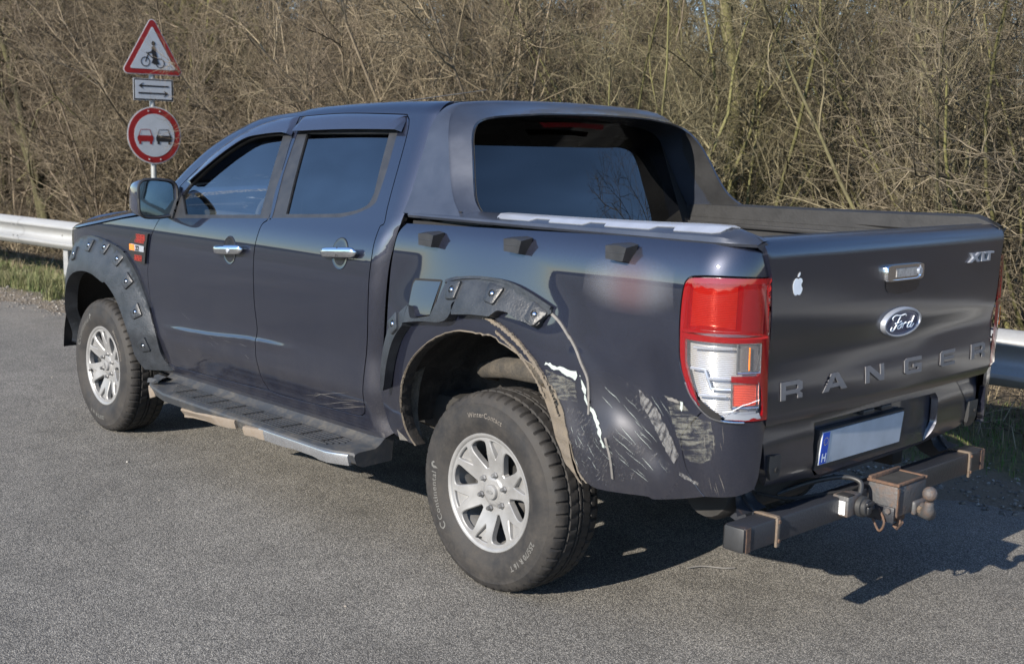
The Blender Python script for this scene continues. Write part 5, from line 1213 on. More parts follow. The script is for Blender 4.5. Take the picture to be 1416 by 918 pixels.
b=B(); b.loft([[(.455-.01*w,.20-.40*t-.02*w*(1-2*t),1.742-.020*w-.006*(2*t-1)**2) for t in [i/16 for i in range(17)]] for w in (0,1)]); b.build('brake_light',MAT['dark_red_lens'],SB,60,fix=False)
# aerial
B().tube([(1.55,.10,1.835),(1.40,-.06,1.87),(1.25,-.22,1.905)],[.004,.003,.0018],6).build('roof_aerial',MAT['black_plastic'],TRUCK,50)
# ------------------------------------------------------------------ running board
RB_=empty('running_board',(0,0,0),0,TRUCK); RB_['label']='left running board with broken trim and a torn front end'
def board(y,zz): return zz
rows=[]
XS=[2.47,2.40,2.2,1.9,1.5,1.1,.85,.76,.70,.672]
def prof(x):
    e=sstep(.66,.80,x); o=1.035-.045*(1-e)+0*x; f=1-sstep(2.30,2.47,x)
    o=.93+(o-.93)*(.35+.65*f)
    return [(x,.790,.455),(x,.832,.452),(x,.862,.425),(x,.885,.412),(x,o-.022,.4085),(x,o-.004,.402),(x,o,.392),(x,o-.012,.358),(x,o-.04,.345),(x,.80,.350)]
rows=[prof(x) for x in XS]; last=[(.664,y,z-.006) for x,y,z in rows[-1]]
B().loft(rows+[last],closed=True,caps=True).build('step_body',MAT['step_plastic'],RB_,35)
for k in range(6):
    y=.892+k*.0225; b=B(); x0=2.30-k*.03; x1=.80+.012*abs(k-2)
    b.box(((x0+x1)/2,y,.4105),(x0-x1,.0085,.008),.002); b.build('tread_rib',MAT['trim_black'],RB_,40)
for i in range(9): 
    b=B(); b.box((2.12-i*.155,.948,.4158),(.006,.112,.0022)); b.build('rib_break',MAT['gap_black'],RB_,40)
def trimstrip(x0,x1,mat,name,drop=0,dy=0,tw=0):
    rr=[]
    for i in range(13):
        t=i/12; x=x0+(x1-x0)*t; e=sstep(.66,.80,x); o=1.035-.045*(1-e)+.004+dy*(1-t); d=drop*(1-t)
        h=.030+.006*sstep(.35,.45,(x*2.2)%1)*(1-sstep(.85,.95,(x*2.2)%1))
        rr.append([(x,o-.012,.398-d),(x,o+.004,.394-d),(x,o+.007,.384-d),(x,o-.002-tw*(1-t),.384-h-d),(x,o-.012,.384-h-d)])
    return B().loft(rr,closed=True,caps=True).build(name,mat,RB_,40)
trimstrip(1.30,.69,MAT['step_chrome'],'bright_trim')
trimstrip(1.42,1.26,MAT['torn_plastic'],'torn_trim',.012,.006,.0)
trimstrip(2.05,1.50,MAT['torn_plastic'],'torn_trim',.045,-.03,.02)
# torn front end: open shell with a hanging flap
b=B(); rr=[]
for i in range(9):
    a=math.pi*(.1+1.15*i/8); j=.006*math.sin(i*2.3)
    rr.append([(2.40,.91+.045*math.cos(a),.395+.040*math.sin(a)),(2.50+j*2,.905+(.052+j)*math.cos(a),.385+(.046+j)*math.sin(a)),(2.53+j*3,.905+(.045)*math.cos(a),.380+(.040+j)*math.sin(a))])
b.loft(rr).build('torn_end',MAT['step_plastic'],RB_,30)
b=B(); b.add([(2.43,.975,.41),(2.33,.99,.435),(2.31,.965,.455),(2.42,.95,.425),(2.425,.975,.404),(2.33,.99,.428)],[(0,1,2,3),(0,4,5,1)]); b.build('plastic_flap',MAT['black_plastic'],RB_,None,fix=False)
b=B(); b.box((2.40,.985,.365),(.06,.012,.05),.004,Matrix.Rotation(.3,3,'Y')); b.box((2.45,.965,.375),(.05,.012,.03),.004); b.build('torn_shard',MAT['torn_plastic'],RB_,40)
for x in (1.0,1.6,2.2): B().box((x,.72,.40),(.06,.22,.04),.008).build('step_bracket',MAT['underbody'],RB_,40)
B().box((1.5,-.90,.40),(1.7,.2,.06),.02).build('far_running_board',MAT['black_plastic'],TRUCK,40)
# ------------------------------------------------------------------ cabin
def seat(x,y,w,back=.62):
    s_=empty('seat',(0,0,0),0,TRUCK)
    B().box((x+.12,y,.93),(.50,w,.16),.05).build('seat_cushion',MAT['seat_fabric'],s_,50)
    B().box((x-.16,y,1.22),(.16,w*.96,back),.06,Matrix.Rotation(math.radians(-14),3,'Y')).build('seat_back',MAT['seat_fabric'],s_,50)
    for k in ((0,) if w<.8 else (-.4,.4)): B().box((x-.27,y+k,1.60),(.11,.26,.17),.045).build('head_restraint',MAT['seat_fabric'],s_,50)
    return s_
seat(1.72,.40,.50); seat(1.72,-.40,.50); seat(.92,0,1.36,.55)
rows=[]
for z,x0,x1 in ((.85,2.15,2.6),(1.10,2.12,2.6),(1.22,2.18,2.6),(1.27,2.35,2.6)):
    rows.append([(x0,-.74,z),(x0,.74,z),(x1,.74,z),(x1,-.74,z)])
B().loft(rows,closed=True,caps=True).build('dashboard',MAT['dark_interior'],TRUCK,40)
SW=empty('steering_wheel',(0,0,0),0,TRUCK); M=Matrix.Translation((2.03,.40,1.20))@Matrix.Rotation(math.radians(-64),4,'Y')
b=B(); b.tube([M@Vector((math.cos(a)*.185,math.sin(a)*.185,0)) for a in [2*math.pi*k/36 for k in range(37)]],.016,8,False); b.build('wheel_rim',MAT['dark_interior'],SW,60)
b=B(); 
for a in (0,math.pi,-math.pi/2): b.tube([M@Vector((0,0,-.01)),M@Vector((math.cos(a)*.18,math.sin(a)*.18,0))],.016,6)
b.tube([M@Vector((0,0,0)),M@Vector((0,0,-.3))],.03,8); b.build('wheel_spoke',MAT['dark_interior'],SW,50)
for s in (1,-1):
    B().box((1.52,s*.72,1.12),(2.0,.05,.34),.02).build('door_card',MAT['dark_interior'],TRUCK,40)
    b=B(); b.tube([(1.50,s*.77,1.28),(1.46,s*.69,1.55),(1.44,s*.61,1.74)],.045,6); b.build('inner_pillar',MAT['dark_interior'],TRUCK,40)
B().box((1.05,0,1.765),(.95,1.1,.02),.01).build('headliner',MAT['seat_fabric'],TRUCK,40)
# ------------------------------------------------------------------ ground, road, verge
ED=Vector((1,.100,0)).normalized(); EN=Vector((ED.y,-ED.x,0))         # along the edge; away from the road (towards the wood)
E0=Vector((0,-1.71,0))
def world(a,w,z=0.0):
    p=E0+ED*a+EN*w; return (p.x,p.y,z)
def hz(x,y): return math.sin(x*1.7+y*.9)*.5+math.sin(x*.63-y*1.9+1.3)*.5+math.sin(x*4.1+y*3.7+.4)*.22+math.sin(x*9.3-y*7.1)*.12
def gz(a,w):
    z=-.012
    if w>.02: z+= .02*sstep(.05,.5,w)+.018*hz(a,w)*sstep(.25,1.0,w)
    if w>3: z+= -.25*sstep(2.0,5.0,w)+.06*hz(a*.5,w*.5)*sstep(3,6,w)
    if w>14: z+= 5.2*sstep(14,70,w)+.5*hz(a*.06,w*.06)*sstep(20,60,w)
    if w<-9.2: z+=-.15*sstep(9.2,12,-w)+.05*hz(a*.3,w*.3)*sstep(10,14,-w)
    if w<-60: z+=.5*hz(a*.01,w*.012)*sstep(60,200,-w)
    return z
def axis(marks):
    out=[]
    for (a,b,st) in marks:
        n=max(1,round((b-a)/st)); out+=[a+(b-a)*i/n for i in range(n)]
    return out+[marks[-1][1]]
AA=axis([(-900,-120,60),(-120,-20,8),(-20,-4,1),(-4,16,.16),(16,40,1.2),(40,160,10),(160,900,60)])
WW=axis([(-900,-80,50),(-80,-14,6),(-14,-9,.6),(-9,-.3,1.2),(-.3,3.2,.12),(3.2,14,.6),(14,80,3),(80,900,60)])
V=[world(a,w,gz(a,w)) for a in AA for w in WW]; nW=len(WW)
Fc=[(i*nW+j,(i+1)*nW+j,(i+1)*nW+j+1,i*nW+j+1) for i in range(len(AA)-1) for j in range(nW-1)]
def ground_mat():
    t=NT('verge_soil'); x=t.xyz()
    # distance from the road edge: same frame as the mesh
    w=t.math('ADD',t.math('MULTIPLY',x[0],EN.x),t.math('ADD',t.math('MULTIPLY',x[1],EN.y),-(E0.x*EN.x+E0.y*EN.y)))
    n=t.noise(1.4,6,.65); n2=t.noise(24,6,.7); n3=t.noise(120,4,.7)
    wj=t.math('ADD',w,t.maprange(n,.2,.8,-.35,.35))
    gravel=t.mix(t.ramp(n3,[(.3,0),(.7,1)]),(.085,.066,.046),(.20,.165,.12))
    grass=t.mix(t.ramp(n2,[(.3,0),(.7,1)]),(.035,.050,.016),(.13,.105,.05))
    litter=t.mix(t.ramp(n2,[(.3,0),(.7,1)]),(.030,.022,.015),(.11,.085,.055))
    field=t.mix(t.ramp(t.noise(.05,5),[(.35,0),(.65,1)]),(.055,.062,.028),(.12,.095,.06))
    c=t.mix(t.maprange(wj,.30,.62),gravel,grass); c=t.mix(t.maprange(wj,1.4,2.4),c,litter); c=t.mix(t.maprange(w,-9.0,-9.6),c,field)
    t.set(col=c,rough=.95).bump(t.math('ADD',n3,t.math('MULTIPLY',n2,1.5)),.6,.02); return t.m
GR=mesh_obj('ground',V,Fc,ground_mat(),None,60); tag(GR,kind='structure')
def road_mat():
    t=NT('asphalt'); v=t.voro(215,out='Color'); d=t.voro(215,out='Distance'); f=t.n('ShaderNodeSeparateColor'); t.l(v,f.inputs[0])
    big=t.noise(.7,6,.6); mid=t.noise(5,5,.6); fine=t.noise(260,4,.7)
    chip=t.ramp(f.outputs[0],[(0,(.12,.116,.108)),(.35,(.215,.206,.190)),(.7,(.30,.285,.258)),(1,(.46,.435,.385))])
    gap=t.ramp(d,[(.28,1),(.60,.36)]); c=t.mix(1,chip,gap,'MULTIPLY')
    c=t.mix(1,c,t.ramp(big,[(.3,.78),(.7,1.14)]),'MULTIPLY'); c=t.mix(1,c,t.ramp(mid,[(.25,.84),(.75,1.15)]),'MULTIPLY'); c=t.mix(1,c,t.ramp(fine,[(.2,.75),(.8,1.25)]),'MULTIPLY')
    # dried spills and old repairs
    st=t.ramp(t.noise(1.1,7,.7,dist=.6),[(.56,0),(.68,1)]); c=t.mix(t.math('MULTIPLY',st,.38),c,(.045,.043,.040))
    c=t.mix(1,c,t.ramp(t.noise(.9,3,.5,sc3=(.12,1.6,1)),[(.3,.88),(.7,1.08)]),'MULTIPLY')
    # pale dust towards the edge
    x=t.xyz(); w=t.math('ADD',t.math('MULTIPLY',x[0],EN.x),t.math('ADD',t.math('MULTIPLY',x[1],EN.y),-(E0.x*EN.x+E0.y*EN.y)))
    du=t.math('MULTIPLY',t.maprange(w,-1.0,0,0,1),t.ramp(t.noise(3,6,.7),[(.35,0),(.7,1)])); c=t.mix(t.math('MULTIPLY',du,.55),c,(.24,.21,.17))
    h=t.math('ADD',t.math('MULTIPLY',d,-1.0),t.math('MULTIPLY',fine,.5))
    t.set(col=c,rough=t.maprange(mid,.2,.8,.78,.95),spec=.3)  .bump(h,.7,.004); return t.m
RA=axis([(-900,-60,60),(-60,-10,5),(-10,25,.10),(25,60,2),(60,900,60)])
RW=[-9,-6,-4,-2,-1,-.5,-.2,0]
V=[]
for a in RA:
    for w in RW:
        ww=w
        if w==0 and -10<=a<=25: ww=.05*math.sin(a*3.1)+.04*math.sin(a*7.3+1)+.03*math.sin(a*17.7)+.02*random.uniform(-1,1)
        if w==-.2: ww=-.25
        z=.0 if w>-9 else -.004
        if w==0: z=-.014
        V.append(world(a,ww,z+(.0)))
n=len(RW); Fc=[(i*n+j,(i+1)*n+j,(i+1)*n+j+1,i*n+j+1) for i in range(len(RA)-1) for j in range(n-1)]
RD=mesh_obj('road',V,Fc,road_mat(),None,60); tag(RD,kind='structure')
# cracks: thin tar-dark seams lying in the surface
def crack(pts,w=.006):
    q=resample(crom([Vector(p).to_tuple() for p in pts],4),.03); b=B(); P=[]
    for i,p in enumerate(q):
        t=(Vector(q[min(i+1,len(q)-1)])-Vector(q[max(i-1,0)])).normalized(); ww=w*random.uniform(.4,1.3); j=random.uniform(-.008,.008)
        P+= [(p[0]-t.y*(ww+j),p[1]+t.x*(ww+j),.004),(p[0]+t.y*(ww-j),p[1]-t.x*(ww-j),.004)]
    b.add(P,[(2*i,2*i+1,2*i+3,2*i+2) for i in range(len(q)-1)])
    o=b.build('road_crack',MAT['gap_crack'],None,None); tag(o,kind='structure')
simple('gap_crack',(.030,.028,.026),.95,var=.4,scale=40)
crack([(5.6,.9,0),(5.3,1.3,0),(5.2,1.55,0),(4.9,1.9,0),(4.75,2.3,0)],.012)
crack([(7.6,.1,0),(7.3,.5,0),(7.35,.9,0),(7.0,1.4,0)],.012)
crack([(-.95,1.4,0),(-.6,1.75,0),(-.5,2.1,0),(-.15,2.4,0)],.0035)

# loose stones along the edge
def icos():
    bm=bmesh.new(); bmesh.ops.create_icosphere(bm,subdivisions=1,radius=1); bm.verts.index_update()
    v=np.array([q.co for q in bm.verts]); f=np.array([[a.index for a in q.verts] for q in bm.faces]); bm.free(); return v,f
IV,IF=icos()
def scatter_stones(name,pos,size,mat):
    N=len(pos); V=[];Fc=[]
    sc=RNG.uniform(.6,1.3,(N,1,3))*np.asarray(size)[:,None,None]*np.array([1,1,.65]); jit=1+RNG.uniform(-.28,.28,(N,len(IV),1))
    th=RNG.uniform(0,6.28,N); c,s_=np.cos(th),np.sin(th); v=IV[None]*jit*sc
    x=v[...,0]*c[:,None]-v[...,1]*s_[:,None]; y=v[...,0]*s_[:,None]+v[...,1]*c[:,None]
    P=np.stack([x,y,v[...,2]],-1)+np.asarray(pos)[:,None,:]
    F=(IF[None]+np.arange(N)[:,None,None]*len(IV)).reshape(-1,3)
    return mesh_np(name,P.reshape(-1,3),F,mat)
def mesh_np(name,P,F,mat,parent=None,smooth=False,mi=None):
    me=bpy.data.meshes.new(name); nv,nf=len(P),len(F); k=F.shape[1]
    me.vertices.add(nv); me.vertices.foreach_set('co',np.ascontiguousarray(P,np.float32).ravel())
    me.loops.add(nf*k); me.loops.foreach_set('vertex_index',np.ascontiguousarray(F,np.int32).ravel())
    me.polygons.add(nf); me.polygons.foreach_set('loop_start',np.arange(0,nf*k,k,dtype=np.int32)); me.polygons.foreach_set('loop_total',np.full(nf,k,np.int32))
    if smooth: me.polygons.foreach_set('use_smooth',np.ones(nf,bool))
    for m in (mat if isinstance(mat,list) else [mat]): me.materials.append(m)
    if mi is not None: me.polygons.foreach_set('material_index',np.asarray(mi,np.int32))
    me.update(calc_edges=True); me.validate()
    return link(bpy.data.objects.new(name,me),parent)
def stone_mat():
    t=NT('stones'); v=t.voro(45,out='Color'); f=t.n('ShaderNodeSeparateColor'); t.l(v,f.inputs[0])
    t.set(col=t.ramp(f.outputs[0],[(0,(.06,.056,.052)),(.5,(.14,.125,.11)),(.85,(.21,.19,.165)),(1,(.32,.31,.29))]),rough=.9); return t.m
MAT['stones']=stone_mat()
N=5200; a=RNG.uniform(-3,14,N); w=RNG.normal(.22,.22,N); k=(w>-.35); a,w=a[k],w[k]
pos=np.array([world(x,y,max(gz(x,y),-.004 if y<.05 else -9)+.003) for x,y in zip(a,w)]); 
tag(scatter_stones('gravel',pos,RNG.gamma(3,.0022,len(a))+.003,MAT['stones']),kind='stuff',label='loose gravel scattered along the crumbling road edge')
N=170; a=RNG.uniform(-2.2,9,N); w=-RNG.gamma(1.2,1.1,N)-.1; k=w>-6; pos=np.array([world(x,y,.002) for x,y in zip(a[k],w[k])])
tag(scatter_stones('loose_grit',pos,RNG.gamma(2,.0014,k.sum())+.0018,MAT['stones']),kind='stuff',label='scattered grit lying on the asphalt')
DS_=B().tube(crom([(-.36,.12,.006),(-.39,.06,.009),(-.45,.01,.006),(-.48,-.03,.006)],5),.0035,5).build('dry_stalk',MAT['tape_grey'],None,60); tag(DS_,'thin dry stalk lying on the asphalt in the shadow behind the rear wheel','stalk')
# ------------------------------------------------------------------ grass and litter
def blades(name,N,al,wl,h,width,lean,mat,prob=None,clump=None,wfun=None):
    a=RNG.uniform(*al,N); w=wfun(N) if wfun else RNG.uniform(*wl,N)
    if clump:
        ca=RNG.uniform(*al,clump); cw=RNG.uniform(*wl,clump); i=RNG.integers(0,clump,N); a=ca[i]+RNG.normal(0,.055,N); w=cw[i]+RNG.normal(0,.05,N)
    base=np.array([world(x,y,gz(x,y)) for x,y in zip(a,w)]); hh=h*RNG.uniform(.35,1.25,N); th=RNG.uniform(0,6.28,N); d=np.stack([np.cos(th),np.sin(th),0*th],-1); ln=lean*RNG.uniform(.2,1.2,N)*hh
    side_=np.stack([-np.sin(th),np.cos(th),0*th],-1)*(width*RNG.uniform(.6,1.3,N))[:,None]
    up=np.array([0,0,1.])
    p0=base-up*.01; p1=base+d*(ln*.3)[:,None]+up*(hh*.55)[:,None]; p2=base+d*ln[:,None]+up*(hh*np.maximum(.25,1-.35*ln/hh))[:,None]
    P=np.stack([p0-side_,p0+side_,p1-side_*.8,p1+side_*.8,p2],1); F=np.array([[0,1,3],[0,3,2],[2,3,4]])
    return mesh_np(name,P.reshape(-1,3),(F[None]+np.arange(N)[:,None,None]*5).reshape(-1,3),mat)
def grass_mat(name,cols,rough=.75):
    t=NT(name); q=t.n('ShaderNodeNewGeometry'); f=q.outputs['Random Per Island']; n=t.noise(2.2,4)
    c=t.ramp(t.math('ADD',t.math('MULTIPLY',f,.6),t.math('MULTIPLY',n,.5)),[(.1+.75*i/(len(cols)-1),c) for i,c in enumerate(cols)]); t.set(col=c,rough=rough,spec=.25); return t.m
MAT['green_grass']=grass_mat('green_grass',[(.024,.062,.010),(.046,.100,.018),(.08,.135,.032),(.14,.135,.055)])
MAT['straw']=grass_mat('straw',[(.06,.045,.025),(.12,.095,.055),(.19,.155,.095),(.27,.23,.155)])
MAT['lichen_grass']=grass_mat('tall_grass',[(.045,.075,.020),(.10,.125,.048),(.17,.17,.08),(.24,.22,.13)])
tag(blades('grass',26000,(-3,15),(.42,2.3),.055,.0024,.9,MAT['green_grass']),'short green grass on the verge under the guardrail',kind='stuff')
tag(blades('grass',2600,(5,16),(.5,1.5),.17,.0026,.8,MAT['lichen_grass'],clump=110),'taller grass tufts along the foot of the guardrail',kind='stuff')
tag(blades('grass',16000,(8.5,17),(.30,1.1),.20,.0026,.8,MAT['lichen_grass'],clump=110),'pale green grass tufts beside the far stretch of gravel',kind='stuff')
tag(blades('dead_grass',15000,(-6,22),(1.1,5.0),.20,.0030,1.3,MAT['straw']),'flattened straw-coloured dead grass at the edge of the wood',kind='stuff')
# ------------------------------------------------------------------ guardrail
GRL=empty('guardrail',(0,0,0)); tag(GRL,'galvanised steel crash barrier running along the verge behind the pickup','guardrail')
gd=Vector((1,.0857,0)).normalized(); gn=Vector((gd.y,-gd.x,0)); g0=Vector((0,-2.40,0))
def gp(s,n_,z): p=g0+gd*s-gn*n_; return (p.x,p.y,z)
wprof=[(.0,.748),(.018,.746),(.030,.732),(.078,.700),(.082,.690),(.080,.672),(.030,.640),(.012,.615),(.010,.595),(.012,.575),(.030,.550),(.080,.518),(.082,.500),(.078,.490),(.030,.458),(.018,.444),(0,.442)]
wprof=[(a,z-.005) for a,z in wprof]
def galv():
    t=NT('galvanised'); v=t.voro(60,out='Color'); f=t.n('ShaderNodeSeparateColor'); t.l(v,f.inputs[0]); n=t.noise(3,6,.6,sc3=(.3,.3,3)); n2=t.noise(30,5,.7)
    c=t.mix(t.ramp(n,[(.3,0),(.7,1)]),(.24,.245,.25),(.36,.36,.35)); c=t.mix(t.math('MULTIPLY',f.outputs[0],.25),c,(.34,.36,.38)); c=t.mix(t.ramp(n2,[(.60,0),(.78,.5)]),c,(.22,.19,.15))
    t.set(col=c,metal=.45,rough=.55); return t.m
MAT['galv']=galv()
for k in range(9):
    s0=-9.6+k*4.0; b=B()
    rows=[[gp(s0+4.02*i/8,a+.0035*(k%2),z) for a,z in wprof] for i in range(9)]; rows2=[[gp(s0+4.02*i/8,a-.004+.0035*(k%2),z) for a,z in wprof] for i in range(9)]
    b.loft(rows); b.loft([r[::-1] for r in rows2]); b.build('rail_beam',MAT['galv'],GRL,50)
    for i,(dz,ds) in enumerate(((.66,.06),(.53,.06),(.66,.16),(.53,.16))):
        q=Vector(gp(s0+ds,.062,dz)); B().tube([q,q-gn*.012],.011,8).build('splice_bolt',MAT['galv'],GRL,40)
for k in range(10):
    s0=-10.45+k*4.0; b=B()
    L=[(-.05,-.03),(.05,-.03),(.05,-.024),(-.044,-.024),(-.044,.024),(.05,.024),(.05,.03),(-.05,.03)]
    b.prism(L,lambda u,v,w_:gp(s0+v*1.6,-.07-u,-.3+w_*1.03)); b.build('post',MAT['galv'],GRL,40)
    B().tube([gp(s0,-.03,.59),gp(s0,.020,.59)],.012,8).build('post_bolt',MAT['galv'],GRL,40)
# ------------------------------------------------------------------ road sign
SX,SY=9.02,-2.40
SG=empty('road_sign',(SX,SY,0)); tag(SG,'grey post carrying a cyclist warning triangle, arrow plate and no-overtaking disc','road sign')
B().tube([(0,0,-.3),(0,0,2.62)],.030,16).build('sign_post',MAT['post_grey'] if 'post_grey' in MAT else simple('post_grey',(.27,.28,.28),.5,metal=.3,var=.15,scale=15),SG,50)
view=Vector((-3.17-SX,3.77-SY,0)).normalized(); sd=Matrix.Rotation(math.radians(25),3,"Z")@view
su=Vector((-sd.y,sd.x,0)); su=-su if su.dot(Vector(R_cam))<0 else su
def sp(u,v,o): return tuple(su*u+Vector((0,0,v))+sd*(.034+o))
def plate(name,outl,o,mat,parent,h=.002,z0=0):
    b=B(); b.prism(outl,lambda u,v,w_:sp(u,v+z0,o+h*(w_-1))); return b.build(name,mat,parent,30)
simple('sign_red',(.24,.012,.014),.45,var=.08,scale=12); simple('sign_white',(.40,.43,.47),.45,var=.05,scale=9); simple('sign_black',(.015,.015,.017),.5,var=.1,scale=20); simple('sign_back',(.55,.56,.57),.5,metal=.4,var=.08)
def rtri(cx,cz,s,r,n=6):
    h=s*math.sqrt(3)/2; C_=[(cx,cz+h*2/3),(cx-s/2,cz-h/3),(cx+s/2,cz-h/3)]; out=[]
    for i,(x,z) in enumerate(C_):
        a0=[math.radians(30),math.radians(150),math.radians(270)][i]; d=Vector((cx-x,cz-z)).normalized(); c=Vector((x,z))+d*2*r
        for k in range(n+1): a=a0+math.radians(120)*k/n; out.append((c.x+math.cos(a)*r,c.y+math.sin(a)*r))
    return out
def circ(cx,cz,r,n=48): return [(cx+math.cos(2*math.pi*k/n)*r,cz+math.sin(2*math.pi*k/n)*r) for k in range(n)]

ZD,ZP,ZT=DISC
T_=plate('warning_triangle',rtri(0,ZT,.72,.045),0,MAT['sign_back'],SG,.004)
plate('red_border',rtri(0,ZT,.692,.038),.0022,MAT['sign_red'],T_); plate('white_field',rtri(0,ZT,.52,.012),.0044,MAT['sign_white'],T_)
def ringp(cx,cz,r,w,z0=0,n=24):
    b=B(); V=[];
    for k in range(n):
        a=2*math.pi*k/n; V+=[sp(cx+math.cos(a)*r,cz+math.sin(a)*r,.0062),sp(cx+math.cos(a)*(r-w),cz+math.sin(a)*(r-w),.0062)]
    b.add(V,[(2*k,2*((k+1)%n),2*((k+1)%n)+1,2*k+1) for k in range(n)]); return b
b=ringp(-.085,ZT-.075,.052,.010); q=ringp(.080,ZT-.085,.052,.010); b.add(q.v,q.f)
def lines(b,segs,w,o=.0062):
    for p0,p1 in segs:
        d=Vector((p1[0]-p0[0],p1[1]-p0[1])).normalized()*w
        b.add([sp(p0[0]-d.y,p0[1]+d.x+ZT,o),sp(p0[0]+d.y,p0[1]-d.x+ZT,o),sp(p1[0]+d.y,p1[1]-d.x+ZT,o),sp(p1[0]-d.y,p1[1]+d.x+ZT,o)],[(0,1,2,3)]); o+=.00025
lines(b,[((-.085,-.075),(-.045,.02)),((-.045,.0),(.05,-.075)),((-.05,-.0),(-.075,.025))],.006)
b.add([sp(u,v+ZT,.0068) for u,v in ((-.012,.085),(.022,.095),(.040,.02),(.055,-.055),(.075,-.095),(.02,-.10),(-.02,-.085),(.0,-.045),(-.012,.02))],[tuple(range(9))])
b.add([sp(u,v+ZT,.0072) for u,v in ((.0,.075),(.016,.085),(-.02,.035),(-.062,.02),(-.062,.008),(-.012,.018))],[tuple(range(6))])
b.add([sp(.008+math.cos(a)*.022,.118+math.sin(a)*.024+ZT,.0066) for a in [2*math.pi*k/14 for k in range(14)]],[tuple(range(14))])
b.build('cyclist_symbol',MAT['sign_black'],T_,None,fix=False)
PLT=plate('arrow_plate',[(-.225,ZP-.115),(.225,ZP-.115),(.225,ZP+.115),(-.225,ZP+.115)],0,MAT['sign_back'],SG,.004)
plate('black_border',[(-.220,ZP-.110),(.220,ZP-.110),(.220,ZP+.110),(-.220,ZP+.110)],.0022,MAT['sign_black'],PLT); plate('white_field',[(-.206,ZP-.097),(.206,ZP-.097),(.206,ZP+.097),(-.206,ZP+.097)],.0044,MAT['sign_white'],PLT)
def arrow(z,s): 
    return [(s*-.17,z),(s*-.115,z+.034),(s*-.13,z+.008),(s*.17,z+.008),(s*.17,z-.008),(s*-.13,z-.008),(s*-.115,z-.034)]
for z,s in ((.038,1),(-.038,-1)): plate('arrow',arrow(ZP+z,s),.0066,MAT['sign_black'],PLT)
DS=plate('no_overtaking_disc',circ(0,ZD,.305),0,MAT['sign_back'],SG,.004)
plate('red_ring',circ(0,ZD,.292),.0022,MAT['sign_red'],DS); plate('white_field',circ(0,ZD,.228),.0044,MAT['sign_white'],DS)
def carsym(cx,mat,nm):
    z=ZD-.02; b=B()
    for pl in ([(-.085,-.045),(.085,-.045),(.092,-.005),(.080,.018),(-.080,.018),(-.092,-.005)],[(-.075,-.075),(-.048,-.075),(-.048,-.045),(-.075,-.045)],[(.048,-.075),(.075,-.075),(.075,-.045),(.048,-.045)],
       [(-.078,.018),(-.055,.078),(-.048,.078),(-.068,.018)],[(.078,.018),(.068,.018),(.048,.078),(.055,.078)],[(-.055,.078),(-.05,.084),(.05,.084),(.055,.078)]):
        b.add([sp(cx+u,z+v,.0068) for u,v in pl],[tuple(range(len(pl)))])
    b.build(nm,mat,DS,None,fix=False)
carsym(-.105,MAT['sign_red'],'red_car_symbol'); carsym(.105,MAT['sign_black'],'black_car_symbol')
for z,pp in ((ZD+.255,DS),(ZD-.255,DS)): 
    for u in (-.065,.065): B().tube([sp(u,z,.003),sp(u,z,.008)],.008,8).build('sign_bolt',MAT['sign_back'],pp,40)
for z in (ZD+.15,ZD-.15,ZP,ZT-.05): B().box((0,0,z),(.075,.075,.03),.006).build('clamp',MAT['sign_back'],SG,40)
# ------------------------------------------------------------------ the bare wood
def bark_mat(name,dark,mid,lich,k):
    t=NT(name); oi=t.n('ShaderNodeObjectInfo'); r=oi.outputs['Random']; n=t.noise(3.0,6,.7); n2=t.noise(26,4,.7)
    gi=t.n('ShaderNodeNewGeometry').outputs['Random Per Island']
    c=t.mix(t.ramp(n2,[(.3,0),(.7,1)]),dark,mid); f=t.math('ADD',t.math('MULTIPLY',r,.5),t.math('MULTIPLY',n,.6))
    c=t.mix(t.math('MULTIPLY',t.ramp(f,[(.35,0),(.75,1)]),k),c,lich)
    c=t.mix(1,c,t.ramp(gi,[(0,.38),(.6,1.0),(1,1.5)]),'MULTIPLY'); t.set(col=c,rough=.9,spec=.2); return t.m
BK=bark_mat('bark_olive',(.045,.040,.028),(.110,.100,.066),(.150,.145,.055),.75)
BT=bark_mat('twig_brown',(.095,.076,.058),(.205,.167,.125),(.185,.16,.085),.3)
BL=bark_mat('twig_lichen',(.088,.074,.054),(.185,.158,.114),(.165,.15,.075),.45)
def norm(v): return v/np.maximum(np.linalg.norm(v,axis=-1,keepdims=True),1e-9)
def grow(P,R,count,L,r0,k,spread,up,bend,tmin=.15,rng=RNG):
    """children along parents. P (n,k,3) points, R (n,k) radii"""
    n,kk,_=P.shape; i=np.repeat(np.arange(n),count); N=len(i); t=rng.uniform(tmin,1,N)**.9*(kk-1.001); a=t.astype(int); f=(t-a)[:,None]
    base=P[i,a]*(1-f)+P[i,a+1]*f; tan=norm(P[i,a+1]-P[i,a]); rr=R[i,a]
    q=rng.normal(size=(N,3)); q=norm(q-tan*(q*tan).sum(1,keepdims=True)); ang=np.radians(spread)*rng.uniform(.6,1.3,N)[:,None]
    d=norm(tan*np.cos(ang)+q*np.sin(ang)+np.array([0,0,up])); ln=L*rng.uniform(.35,1.15,N)*(1.15-.55*t/(kk-1))
    C=np.empty((N,k,3)); C[:,0]=base
    for s in range(1,k):
        d=norm(d+rng.normal(size=(N,3))*bend+np.array([0,0,up*.25])); C[:,s]=C[:,s-1]+d*(ln/(k-1))[:,None]
    r=np.minimum(rr*.8,r0*rng.uniform(.7,1.25,N)); Rc=r[:,None]*np.linspace(1,.35,k)[None]
    return C,Rc
